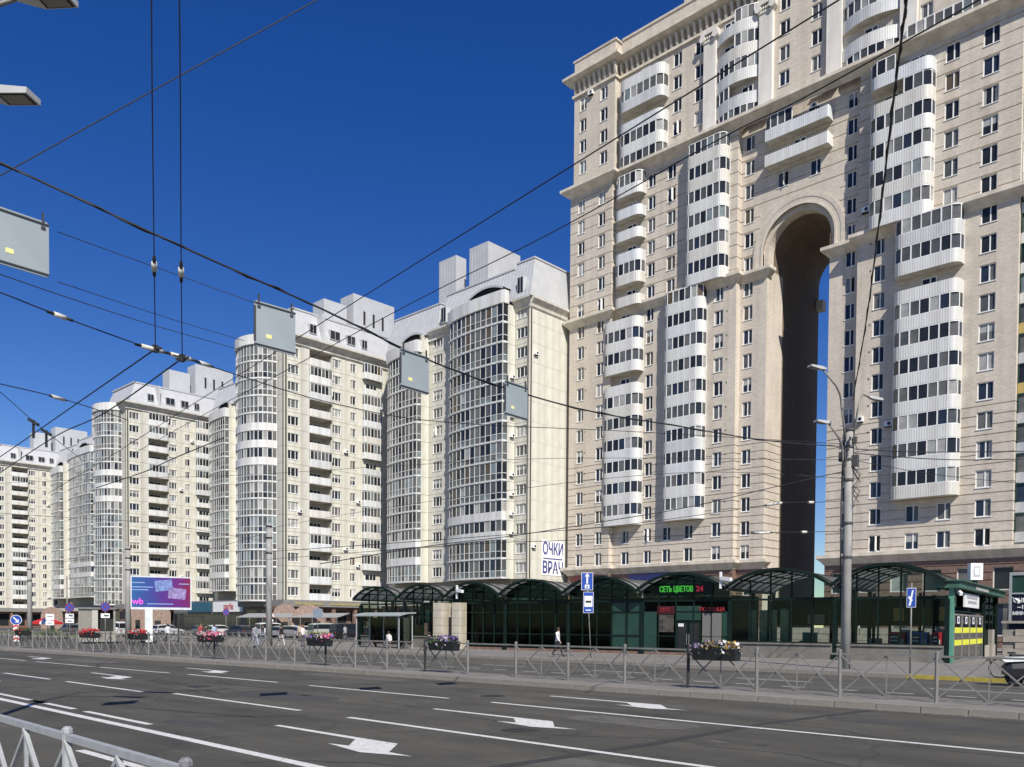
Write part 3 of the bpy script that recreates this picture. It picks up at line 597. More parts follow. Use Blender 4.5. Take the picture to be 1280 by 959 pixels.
# roof parapet, attic and hidden faces
mb = MB(); mb.box(-79.75-TL.x, -72.4-TL.x, YUL-TL.y, 14, ZT, 83.9); mb.box(-72.4-TL.x, -8-TL.x, YU+.35-TL.y, 14, ZT, 84.2)
mb.box(-79.95-TL.x, -72.2-TL.x, YUL-TL.y-.12, 14.1, 83.9, 84.15); mb.box(-72.2-TL.x, -8-TL.x, YU+.22-TL.y, 14.1, 84.2, 84.5)
mb.box(-64-TL.x, -20-TL.x, 4., 12, 84.5, 88.)
obj('parapet', mb.mesh('parapet', BRICK), tower)
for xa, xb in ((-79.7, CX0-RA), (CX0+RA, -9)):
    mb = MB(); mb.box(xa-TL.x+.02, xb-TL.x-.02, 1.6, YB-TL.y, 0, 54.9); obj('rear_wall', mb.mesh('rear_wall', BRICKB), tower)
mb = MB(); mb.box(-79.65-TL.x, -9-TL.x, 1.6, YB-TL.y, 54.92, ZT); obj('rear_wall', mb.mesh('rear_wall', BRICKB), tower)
mb = MB()
for z0, z1 in ((ZB, ZU1),): mb.poly([(-79.7-TL.x, 16, z0), (-79.7-TL.x, PL-TL.y, z0), (-79.7-TL.x, PL-TL.y, z1), (-79.7-TL.x, 16, z1)])
mb.poly([(-79.75-TL.x, 16, ZU1), (-79.75-TL.x, YUL-TL.y, ZU1), (-79.75-TL.x, YUL-TL.y, ZT), (-79.75-TL.x, 16, ZT)])
obj('side_wall', mb.mesh('side_wall', BRICK), tower)
# mouldings: profile (out, z) swept along stretches of wall
def moulding(name, x0, x1, Y, z0, z1, out, mat=TRIM, steps=5, endl=True, endr=True):
    mb = MB(); pr = [(0., z0)]; zz = z1-.36
    for i in range(steps):
        f = (i+1)/steps; pr.append((out*(f**1.3)*.92, z0+(zz-z0)*(i+.35)/steps)); pr.append((out*(f**1.3), z0+(zz-z0)*(i+.9)/steps))
    pr += [(out, z1-.34), (out, z1), (0., z1)]
    for i in range(len(pr)-1):
        (o0, a), (o1, b) = pr[i], pr[i+1]
        e0l, e1l, e0r, e1r = (o0 if endl else 0), (o1 if endl else 0), (o0 if endr else 0), (o1 if endr else 0)
        mb.poly([(x0-e0l, -o0, a), (x1+e0r, -o0, a), (x1+e1r, -o1, b), (x0-e1l, -o1, b)])
        if endl: mb.poly([(x0-e0l, .8, a), (x0-e0l, -o0, a), (x0-e1l, -o1, b), (x0-e1l, .8, b)])
        if endr: mb.poly([(x1+e0r, -o0, a), (x1+e0r, .8, a), (x1+e1r, .8, b), (x1+e1r, -o1, b)])
    return obj(name, mb.mesh(name, mat), tower, tl(0, Y))
for nm, z0, z1, o in (('base_cornice', 9.2, 10.4, .75), ('middle_cornice', ZM0, ZM1, .8), ('upper_cornice', ZU0, ZU1, 1.15)):
    moulding(nm, -79.7, BLOCKX, PL, z0, z1, o)
    moulding(nm, BLOCKX, -53.3, P1, z0, z1, o, endl=False)
    if nm == 'upper_cornice': moulding(nm, -53.3, -38.2, P1-.004, z0, z1, o, endl=False, endr=False)
    elif nm == 'middle_cornice':
        moulding('impost', -53.3, CX0-RA, P0, z0, z1, o, endl=False); moulding('impost', CX0+RA, -38.2, P0, z0, z1, o, endr=False)
    else:
        moulding(nm, -53.3, CX0-RA, P0, z0, z1, o, endl=False); moulding(nm, CX0+RA, -38.2, P0, z0, z1, o, endr=False)
    moulding(nm, -38.2, -22.1, P1, z0, z1, o, endl=(nm != 'upper_cornice'), endr=False)
    moulding(nm, -22.1, -9, P1+.005, z0, z1, o, endl=False)
for Y, s in ((YB, 1),):
    mb = MB(); mb.box(-.3, .9, -.8, .3, 44.9, 46.2); obj('impost_bracket', mb.mesh('impost_bracket', TRIM), tower, tl(CX0-RA, YB)); 
# crowning cornice with modillions
for xa, xb, Y in ((-79.75, -72.4, YUL), (-72.4, -8, YU)):
    moulding('top_cornice', xa, xb, Y, 80.6, 81.5, 1.3, TRIM, endl=(xa < -79), endr=(xa < -79))
    moulding('top_frieze', xa, xb, Y, ZT-.1, 79.1, .25, TRIM, steps=1, endl=(xa < -79), endr=(xa < -79))
mb = MB(); mb.prism([(-.15, 79.12), (-.25, 79.12), (-.62, 80.25), (-.62, 80.58), (-.01, 80.58), (-.01, 79.12)], -.16, .16, 'x'); modm = mb.mesh('modillion', TRIM)
for k in range(9): obj('modillion', modm, tower, tl(-79.4+k*.9, YUL))
for k in range(66): obj('modillion', modm, tower, tl(-71.8+k*.9, YU))
# pilasters with scrolled capitals
mb = MB(); mb.box(0, 1.75, -.55, .2, ZU1, 77.0); mb.box(-.12, 1.87, -.68, .2, ZU1, 66.1); pm = mb.mesh('pilaster', WTRIM)
mb = MB(); mb.box(-.1, 1.85, -.66, .2, 77.0, 77.25); mb.box(-.32, 2.07, -.85, .2, 77.95, 78.35)
for cx in (-.05, 1.8):
    mb.prism([(cx+.42*math.cos(t*math.pi/6), 77.55+.42*math.sin(t*math.pi/6)) for t in range(12)], -.92, -.1, 'y')
for cx in range(5): mb.lathe([(.05, 0), (.14, .12), (.14, .3), (.05, .42)], (.25+cx*.31, -.62, 77.35), 6)
capm = mb.mesh('capital', WTRIM)
for x0 in (-58.6, -50.85, -42.35, -34.15, -26.):
    p = obj('pilaster', pm, tower, tl(x0, YU)); obj('capital', capm, p)

# balcony stacks
gw = (.31, .07, .20, .09, .28, .04, .01)
def stack(x0, w, d, r, Y, rows, n, modes, rib=.014, path=None, bow=False, panes_apart=False, ph=1.36, proud=0.):
    path = path or arc_path(w, d, r)
    par = parapet_mesh(path, 0, ph, rib)
    fb, pts = glaze_frame(path, ph+.002, 2.98, n); fm = fb.mesh('balcony_glazing', PVC)
    half = {}
    for tagm, keep in (('L', lambda i: i < len(pts)//2), ('R', lambda i: i >= len(pts)//2)):
        h = MB(); idx = [i for i in range(len(pts)) if keep(i)]
        sub = [(pts[i][0], pts[i][1]) for i in idx]
        if len(sub) > 1: hb, _ = glaze_frame(sub, ph+.002, 2.98, len(sub)-1); half[tagm] = (hb.mesh('balcony_glazing', PVC), idx)
    pms = []
    for a, b in zip(pts, pts[1:]): pms.append(pane_mesh(a, b, ph+.06, 2.91))
    pmeshes = [p.mesh('balcony_pane', G_DARK) for p in pms]
    for row, mode in zip(rows, modes):
        b = obj('balcony', par if mode != 'N' else fm, tower, tl(x0, Y, row-1.5), mat=R.choice(WHITES) if mode != 'N' else None)
        if mode == 'N':
            for a, p_ in zip(pmeshes, range(99)): obj('pane', a, b, mat=pick(gw))
            continue
        if mode in 'GLR':
            if mode == 'G': g = obj('glazing', fm, b); idx = list(range(len(pts)))
            else: g = obj('glazing', half[mode][0], b); idx = half[mode][1]
            mood = R.choice((gw, gw, (.25, .1, .3, .15, .17, .03, 0), (.45, .1, .1, .05, .28, .02, 0)))
            if panes_apart:
                for i in idx[:-1]: obj('pane', pmeshes[i], b, mat=pick(mood))
            else:
                q = MB()
                for i in idx[:-1]:
                    k = len(q.v); q.v += pms[i].v; q.f.append((k, k+1, k+2, k+3)); q.m.append(R.choices(range(7), mood)[0])
                obj('panes', q.mesh('balcony_panes', PANES), b, kind='stuff')
        if mode != 'G':
            cx = x0 + w*(.5 if mode == 'O' else (.72 if mode == 'L' else .3))
            put_window(tower, 1.5, 1.7, tl(cx-.75, Y-.26, row-.7), weights=(.8, .1, .05, 0, .05, 0, 0), sill=False)
R_ = lambda a, b: ROWS[a:b]
stack(-73.2, 6.0, 1.5, .9, P1, R_(2, 12), 8, 'GGGGGGOGGO')
stack(-63.3, 5.9, 1.45, .9, P1, R_(2, 12), 9, 'G'*10)
stack(-33.8, 6.7, 1.5, .9, P1, R_(2, 12), 9, 'GGGGGGGOGG', panes_apart=True)
stack(-71.5, 4.4, 1.4, .9, P1, R_(12, 18), 7, 'OGOOOG')
stack(-60.2, 5.8, 1.5, .9, P1, R_(12, 18), 9, 'G'*6)
stack(-36.7, 6.5, 1.5, .9, P1, R_(12, 18), 9, 'GGGGRL', panes_apart=True)
stack(-71.5, 7.3, 1.5, 1., YU, R_(18, 23), 9, 'NGOGO')
stack(-49.6, 7.9, .95, .08, P0, ROWS[16:18], 11, 'OL', path=[(0, 0), (0, -1.35), (7.9, -1.35), (7.9, 0)])
stack(-56.85, 6.0, .9, .3, YU, R_(18, 23), 8, 'NLGRR', path=bow_path(6.0, .95, side=.15))
stack(-40.55, 6.4, .9, .3, YU, R_(18, 23), 8, 'NOGRG', path=bow_path(6.4, .95, side=.15), panes_apart=True)
# glazed band above the upper cornice at the right
pb = [(0, 0), (0, -.9), (11, -.9)]
fb, pts = glaze_frame(pb, 0, 1.9, 13, t=.12); bnd = obj('glazed_band', fb.mesh('glazed_band', PVC), tower, tl(-33.2, YU-.1, ZU1+.02))
for i in range(1, len(pts)-1): obj('pane', pane_mesh(pts[i], pts[i+1], .1, 1.78).mesh('band_pane', G_DARK), bnd, mat=R.choice((G_LITE, G_SKY, G_MID, G_SKY, G_GREY)))
# recessed glass loggias at the right border
obj('wall', wall_mesh('tower_wall', -22.1-TL.x, -9-TL.x, ZB, ZB+.3, mats=(BRICK,)), tower, (0, .7, 0))
for k in range(22):
    z = 10.7+3*k
    if z > 75: break
    q = MB(); q.box(0, 6.5, 0, .25, 0, 1.05, 0); q.box(0, 6.5, -.05, .25, 2.86, 2.98, 1)
    for j in range(6): q.box(j*1.3-.05+.05, j*1.3+.1, -.04, .2, 1.05, 2.86, 1)
    o = obj('loggia', q.mesh('loggia', [M('loggia_panel_%d' % k, R.choice(((.5, .5, .5), (.42, .45, .47), (.48, .36, .12), (.5, .5, .48), (.3, .3, .32))), .4) if k < 8 else WHITE, GREENP if k < 12 else PVC]), tower, tl(-22.05, P1+.6, z))
    q = MB(); q.poly([(0, .1, 1.05), (6.5, .1, 1.05), (6.5, .1, 2.9), (0, .1, 2.9)]); obj('pane', q.mesh('loggia_pane', G_GREY), o, mat=pick(gw))
seg(-15.5, -9., P1, ZB, ZT, [(-13.5, -12.2)], ROWS[:22])
ret(-22.1, P1, P1+.7, ZB, ZU1, gl)
# street floor of the tower: granite courses, dark shop windows
def shop_row(x0, x1, Y):
    holes = []; x = x0+.8
    while x < x1-2.6: holes.append((x, x+1.9, 1.2, 4.6)); holes.append((x, x+1.9, 5.9, 8.3)); x += 3.4
    obj('shop_front', wall_mesh('shop_front', x0-TL.x, x1-TL.x, 0, 9.2, [(a-TL.x, b-TL.x, c, d) for a, b, c, d in holes], grooves=[.8*k+.55 for k in range(11)], mats=(STONE,), reveal=.4), tower, (0, Y-TL.y, 0))
    for a, b, c, d in holes: put_window(tower, b-a, d-c, tl(a, Y+.15, c), weights=(.6, .05, .15, .1, .1, 0, 0), sill=False, split=None)
shop_row(-79.7, BLOCKX, PL); shop_row(BLOCKX, -53.3, P1); shop_row(-53.3, CX0-RA, P0); shop_row(CX0+RA, -38.2, P0); shop_row(-38.2, -9, P1)
ret(BLOCKX, PL, P1, 0, 9.2, mat=STONE); ret(-53.3, P1, P0, 0, 9.2, mat=STONE)
q = MB(); q.box(0, 4.6, -.35, 0, 0, .8); s = obj('signboard', q.mesh('signboard', M('dark_red_board', (.10, .02, .02), .5)), tower, tl(-78.5, PL, 8.3))
q = MB(); q.box(0, 6.4, -.4, 0, 0, .75); s = obj('signboard', q.mesh('signboard', M('dark_blue_board', (.02, .025, .12), .5)), tower, tl(-69.0, P1, 8.25))
# outdoor units hanging on the brickwork
mb = MB(); mb.box(-.4, .4, -.38, 0, 0, .6, 0); mb.prism([(.12+.2*math.cos(t*.628), .3+.2*math.sin(t*.628)) for t in range(10)], -.395, -.381, 'y', 1); mb.box(-.42, .42, -.4, 0, -.06, -.003, 1); acm = mb.mesh('outdoor_unit', [PVC, BLACK])
for x, Y, z in ((-76.6, YUL, 78.0), (-44., P0, 63.2), (-37.3, P1, 48.5), (-37.6, P1, 25.2), (-34.4, P1, 24.2), (-30.0, P1-.5, 37.5)): obj('outdoor_unit', acm, tower, tl(x, Y, z))
mb = MB(); mb.prism([(.09*math.cos(t*.785), .09*math.sin(t*.785)) for t in range(8)], -.03, 0, 'y'); vm = mb.mesh('vent_cap', BLACK)
for x, rr in ((-77.0+.35, ROWS[2:12]), (-58.0+.35+3.4-.3, ROWS[2:12]), (-36.7, ROWS[4:12])):
    for r in rr: obj('vent_cap', vm, tower, tl(x, PL if x < -72.2 else P1, r+.5))
# ------------------------------------------------------------------ cream apartment blocks
CS = .91          # these blocks have 2.73 m storeys
BG = (.37, .04, .26, .07, .21, .03, .02)
_bay = {}
def bay_floor(path, h, n, style, var):
    """One storey of a glazed bay: slab edge, two rows of framed panes or a white parapet with panes above."""
    key = (tuple(path), h, n, style, var)
    if key in _bay: return _bay[key]
    mb = MB(); L = sum(math.hypot(b[0]-a[0], b[1]-a[1]) for a, b in zip(path, path[1:]))
    fine = resample(path, .6); pts = resample(path, L/n)
    def band(za, zb, out, back, mi=0):
        for a, b in zip(fine, fine[1:]):
            A = (a[0]+out*a[2], a[1]+out*a[3]); B = (b[0]+out*b[2], b[1]+out*b[3]); C = (b[0]-back*b[2], b[1]-back*b[3]); D = (a[0]-back*a[2], a[1]-back*a[3])
            mb.poly([(*A, za), (*B, za), (*B, zb), (*A, zb)], mi); mb.poly([(*A, zb), (*B, zb), (*C, zb), (*D, zb)], mi); mb.poly([(*D, za), (*C, za), (*B, za), (*A, za)], mi)
    band(0, .26, .10, .1)
    rr = random.Random(var*77+n)
    if style == 'P': band(.262, 1.35, .07, .06); zs = [(1.35, h)]
    else: band(1.16, 1.26, .02, .05); zs = [(.26, 1.16), (1.26, h)]
    band(h-.1, h-.002, .01, .05)
    mood = rr.choice((BG, BG, (.2, .05, .35, .2, .15, .05, 0), (.5, .1, .1, .05, .2, .05, 0), (.15, .1, .15, .1, .2, .3, 0)))
    for i, (x, y, nx, ny) in enumerate(pts):
        tx, ty = -ny, nx; w = .13
        c = [(x+s*tx*w/2+e*nx, y+s*ty*w/2+e*ny) for s, e in ((-1, .03), (1, .03), (1, -.06), (-1, -.06))]
        mb.prism(c, zs[0][0], h-.1)
    for a, b in zip(pts, pts[1:]):
        up = rr.choices(range(7), mood)[0]
        for k, (za, zb) in enumerate(zs):
            mi = 1+(up if rr.random() < .6 else rr.choices(range(7), mood)[0])
            if len(zs) == 2 and k == 0 and rr.random() < .5: mi = 1+rr.choice((2, 4, 2, 5))
            e = .03; mb.poly([(a[0]-e*a[2], a[1]-e*a[3], za), (b[0]-e*b[2], b[1]-e*b[3], za), (b[0]-e*b[2], b[1]-e*b[3], zb), (a[0]-e*a[2], a[1]-e*a[3], zb)], mi)
    mb.poly([(x, y, .05) for x, y, _, _ in fine][::-1])
    _bay[key] = mb.mesh('glazed_bay', [WHITE]+PANES); return _bay[key]
def bays(parent, loc, rz, path, z0, h, styles, n):
    for k, s in enumerate(styles):
        obj('glazed_bay', bay_floor(tuple(path), h, n, s, R.randrange(4)), parent, (loc[0], loc[1], z0+h*k), rz)
def panels(parent, loc, rz, xcuts, z0, h, n, holes=(), mat=CREAM, gap=.05, wkw=None, skip=None):
    """Facing panels storey by storey, each an object, windows in their openings."""
    cache = {}
    for k in range(n):
        for a, b in zip(xcuts, xcuts[1:]):
            hs = [q for q in holes if a < (q[0]+q[1])/2 < b]
            key = (a, b)
            if key not in cache: cache[key] = wall_mesh('facing_panel', gap/2, b-a-gap/2, gap/2, h-gap/2, [(q[0]-a, q[1]-a, q[2], q[3]) for q in hs], reveal=.2, mats=(mat,), edge=.22)
            c, s = math.cos(rz), math.sin(rz)
            if skip and skip(k, a): continue
            obj('facing_panel', cache[key], parent, (loc[0]+a*c, loc[1]+a*s, z0+h*k), rz)
            for q in hs: put_window(parent, q[1]-q[0], q[3]-q[2], (loc[0]+q[0]*c, loc[1]+q[0]*s, z0+h*k+q[2]), rz, weights=(.38, .08, .2, .14, .15, .02, .03), three=(q[1]-q[0] > 1.8), split=.4)
def backing(parent, loc, rz, x0, x1, z0, z1, depth=.215, mat=JOINT):
    mb = MB(); mb.box(x0, x1, depth, depth+.3, z0, z1); obj('backing_wall', mb.mesh('backing_wall', mat), parent, loc, rz)
def mansard(parent, x0, x1, Y, z0, z1, back, loc=(0, 0), endr=True, name='mansard_roof'):
    mb = MB(); X0, X1 = x0, x1; e = back*.55 if endr else 0
    mb.poly([(X0, 0, z0), (X1, 0, z0), (X1-e, back, z1), (X0, back, z1)])
    mb.poly([(X1, 0, z0), (X1, 14, z0), (X1-e, 14, z1), (X1-e, back, z1)]); mb.poly([(X0, back, z1), (X1-e, back, z1), (X1-e, 14, z1), (X0, 14, z1)])
    mb.poly([(X0, 14, z0), (X0, 0, z0), (X0, back, z1), (X0, 14, z1)])
    mb.box(X0, X1-e+.15, back-.15, back+.2, z1, z1+.25); mb.box(X1-e-.2, X1-e+.15, back+.2, 14, z1, z1+.25)
    n = int((X1-X0)/.75)
    for i in range(1, n):
        x = X0+(X1-X0)*i/n; mb.bar((x, -.012, z0), (x-e*i/n, back-.012, z1), .06, .05)
    for i in range(1, 18):
        y = i*.8; mb.bar((X1+.012, y, z0), (X1-e+.012, max(y, back), z1), .06, .05, upv=(0, 1, 0))
    return obj(name, mb.mesh(name, METALW), parent, (loc[0], Y, 0))
def cornice(parent, x0, x1, loc, rz, z0, z1, out, ext=(0, 0)):
    mb = MB(); pr = [(0, z0), (out*.25, z0+.15*(z1-z0)), (out*.3, z0+.4*(z1-z0)), (out*.8, z0+.72*(z1-z0)), (out, z0+.8*(z1-z0)), (out, z1), (0, z1)]
    for (o0, a), (o1, b) in zip(pr, pr[1:]):
        mb.poly([(x0-o0*ext[0], -o0, a), (x1+o0*ext[1], -o0, a), (x1+o1*ext[1], -o1, b), (x0-o1*ext[0], -o1, b)])
    mb.poly([(x0-o*ext[0], -o, z) for o, z in pr]); mb.poly([(x1+o*ext[1], -o, z) for o, z in pr][::-1])
    obj('cornice', mb.mesh('cornice', CREAMG), parent, loc, rz)
R90 = math.radians(90)
acv = acm
def roof_window(parent, loc, rz, w=1.2, h=1.7):
    q = MB(); q.box(0, w, -.1, .9, 0, h, 0); q.poly([(.1, -.103, .1), (w-.1, -.103, .1), (w-.1, -.103, h-.12), (.1, -.103, h-.12)], 1); q.box(w*.5-.04, w*.5+.04, -.12, -.1, .1, h-.1, 0)
    obj('roof_window', q.mesh('roof_window', [METALW, G_DARK]), parent, loc, rz)

def glazed_block(X, label, mw=13.98, gw_=6.6, lw=9.9):
    """End block with two glazed bays on the street side; X is its right hand corner."""
    Yw, H = 96.7, 3.05
    g = thing('apartment_block', label, 'apartment building', (X*CS, Yw*CS, .18), group='cream apartment blocks along the street'); g.scale = (CS, CS, CS)
    Z0 = 9.2
    # street side: right window strip, recess between bays, left strip
    hw = [(-2.75, -.55, .95, 2.6)]; xa = -3.12-mw; xb = xa-gw_; xc = xb-lw
    cut = lambda a, b, hs, mat=CREAM: (panels(g, (a, 0), 0, [0, b-a], Z0-.0, H, 14, [(q[0]-a, q[1]-a, q[2], q[3]) for q in hs], mat), backing(g, (a, 0, 0), 0, 0, b-a, Z0, Z0+14*H))
    cut(-3.1, 0, hw); cut(xb, xa, [(xb+1.1, xb+3.4, .95, 2.6)], CREAM)
    # piers flanking the bays (sunny return walls)
    panels(g, (-3.1, -1.62), R90, [0, 1.62], Z0, H, 14); panels(g, (xb, -1.7), R90, [0, 1.7], Z0, H, 14)
    backing(g, (-3.1, -1.62, 0), R90, 0, 1.62, Z0, Z0+14*H); backing(g, (xb, -1.7, 0), R90, 0, 1.7, Z0, Z0+14*H)
    st = ['F', 'F', 'P', 'P', 'P'][:3]; styles = 'FFPP'+'F'*10
    k_ = mw/13.98; main = [(-3.12+(x+3.12)*k_, y) for x, y in ((-17.1, -.02), (-17.1, -1.5), (-15.2, -2.2), (-12.2, -2.7), (-9.2, -2.85), (-6.2, -2.8), (-4.2, -2.7), (-3.12, -2.65), (-3.12, -1.6))]
    bays(g, (0, 0), 0, main, Z0, H, styles, round(14*mw/14))
    k_ = lw/9.9; left = [(xb-.02+(x+23.72)*k_, y) for x, y in ((-33.6, -.02), (-33.6, -1.5), (-31.5, -2.2), (-28.5, -2.65), (-26, -2.75), (-23.72, -2.75), (-23.72, -1.7))]
    bays(g, (0, 0), 0, left, Z0, H, 'FPPFF'+'F'*8, 12)
    backing(g, (0, 0, 0), 0, xc, -3.1, 6, Z0+14*H, .6)
    # sunny end wall of blind panels
    panels(g, (0, 0), R90, [0, 3.4, 6.8, 8.6, 13.4], Z0-3, H, 15); backing(g, (0, 0, 0), R90, 0, 13.4, 0, Z0+14*H)
    cornice(g, -3.1, 0, (0, 0, 0), 0, 51.0, 52.7, .9, (0, 1)); cornice(g, 0, 13.4, (0, 0, 0), R90, 51.0, 52.7, .9, (0, 0)); cornice(g, xb, xa, (0, 0, 0), 0, 51.0, 52.7, .8)
    # white bands closing the bays
    for p, zt in ((main, 51.85), (left, 48.8)):
        q = MB(); f = resample(p, .5)
        for a, b in zip(f, f[1:]):
            A, B = (a[0]+.18*a[2], a[1]+.18*a[3]), (b[0]+.18*b[2], b[1]+.18*b[3]); q.poly([(*A, zt), (*B, zt), (*B, zt+2.0), (*A, zt+2.0)])
            q.poly([(*A, zt), (a[0]-.2*a[2], a[1]-.2*a[3], zt), (b[0]-.2*b[2], b[1]-.2*b[3], zt), (*B, zt)])
            q.poly([(*A, zt+2), (*B, zt+2), (b[0]-.2*b[2], b[1]-.2*b[3], zt+2), (a[0]-.2*a[2], a[1]-.2*a[3], zt+2)])
        obj('bay_parapet', q.mesh('bay_parapet', WHITE), g)
    mansard(g, -4.4, .55, -.5, 52.72, 59.3, 2.2); mansard(g, xb+2, -4.42, .1, 52.72, 59.0, 2.2); mansard(g, xc-2, xb+1.98, -.3, 50.9, 57.9, 2.2, endr=True)
    for x, z in ((-2.6, 53.6), (xb+3.2, 53.4)): roof_window(g, (x, -.1, z), 0, 1.3, 2.6)
    for cx, z, w in (((xa-3.12)/2+1.5, 54.6, 8.), ((xb+xc)/2+2, 51.4, 6.5)):          # arched dormer behind each bay parapet
        q = MB(); n = 10
        for i in range(n):
            a, b = -w/2+w*i/n, -w/2+w*(i+1)/n; za, zb = 1.5*math.cos(a/w*2.6)**.8, 1.5*math.cos(b/w*2.6)**.8
            q.poly([(cx+a, -.9, z), (cx+b, -.9, z), (cx+b, -.9, z+zb), (cx+a, -.9, z+za)], 1)
            q.poly([(cx+a, -1.3, z+za), (cx+b, -1.3, z+zb), (cx+b, 2, z+zb), (cx+a, 2, z+za)], 0)
            q.poly([(cx+a, -1.3, z+za), (cx+a, -1.3, z+za-.35), (cx+b, -1.3, z+zb-.35), (cx+b, -1.3, z+zb)][::-1], 0)
        obj('dormer', q.mesh('dormer', [METALW, DARK]), g)
    q = MB(); q.box(-21.4, -16.7, 7.3, 15.5, 55, 68.7); q.box(-29.5, -24.9, 7.3, 9.8, 55, 68.7)
    for bx, n in ((-21.4, 6), (-29.5, 6)):
        for i in range(1, n): q.box(bx+i*.72-.03, bx+i*.72+.03, 7.27, 7.3, 55, 68.3)
    obj('roof_house', q.mesh('roof_house', METALW), g)
    q = MB(); q.box(xc-2.4, -.02, .9, 13.4, 0, 51.5); obj('rear_wall', q.mesh('rear_wall', CREAMG), g)
    # shops below
    q = MB(); q.box(-36, .05, -.4, .9, 0, 6.1, 0); q.box(-36, .3, -1.5, -.4, 5.2, 6.2, 1)
    for i in range(9): q.box(-35+i*3.9, -32+i*3.9, -.45, -.4, .6, 4.6, 2)
    obj('shop_front', q.mesh('shop_front', [STONE, CREAMG, G_DARK]), g)
    for i in range(7): 
        if R.random() < .8: obj('outdoor_unit', acv, g, (-3.1-.01, -.75, Z0+.8+3.05*R.randrange(1, 13)), R90)
    obj('outdoor_unit', acv, g, (0, 1.3, 44.), R90); obj('outdoor_unit', acv, g, (0, 1.1, 14.), R90)
    return g
g1 = glazed_block(-88.6, 'nearest cream block with two glazed bays and a blind sunny end wall beside the tower')
ban = MB(); ban.box(3.15, 8.7, -.06, 0, 9.9, 15.5)
bo = obj('banner', ban.mesh('banner', BANNER), g1, (.0, 0, 0), R90)
for t, z in (('ОЧКИ', 14.05), ('ВРАЧ', 11.05)):
    lt = obj('lettering', text_mesh(t, 2.65, NAVY, .02, 'CENTER', .035), bo, (5.85, -.085, z), rot=(UPR, 0, 0))
    lt.scale = (4.9/max(.1, lt.dimensions.x), 1, 1)
q = MB(); q.box(3.5, 8.2, -.1, -.061, 12.5, 12.66); obj('underline', q.mesh('underline', NAVY), bo)

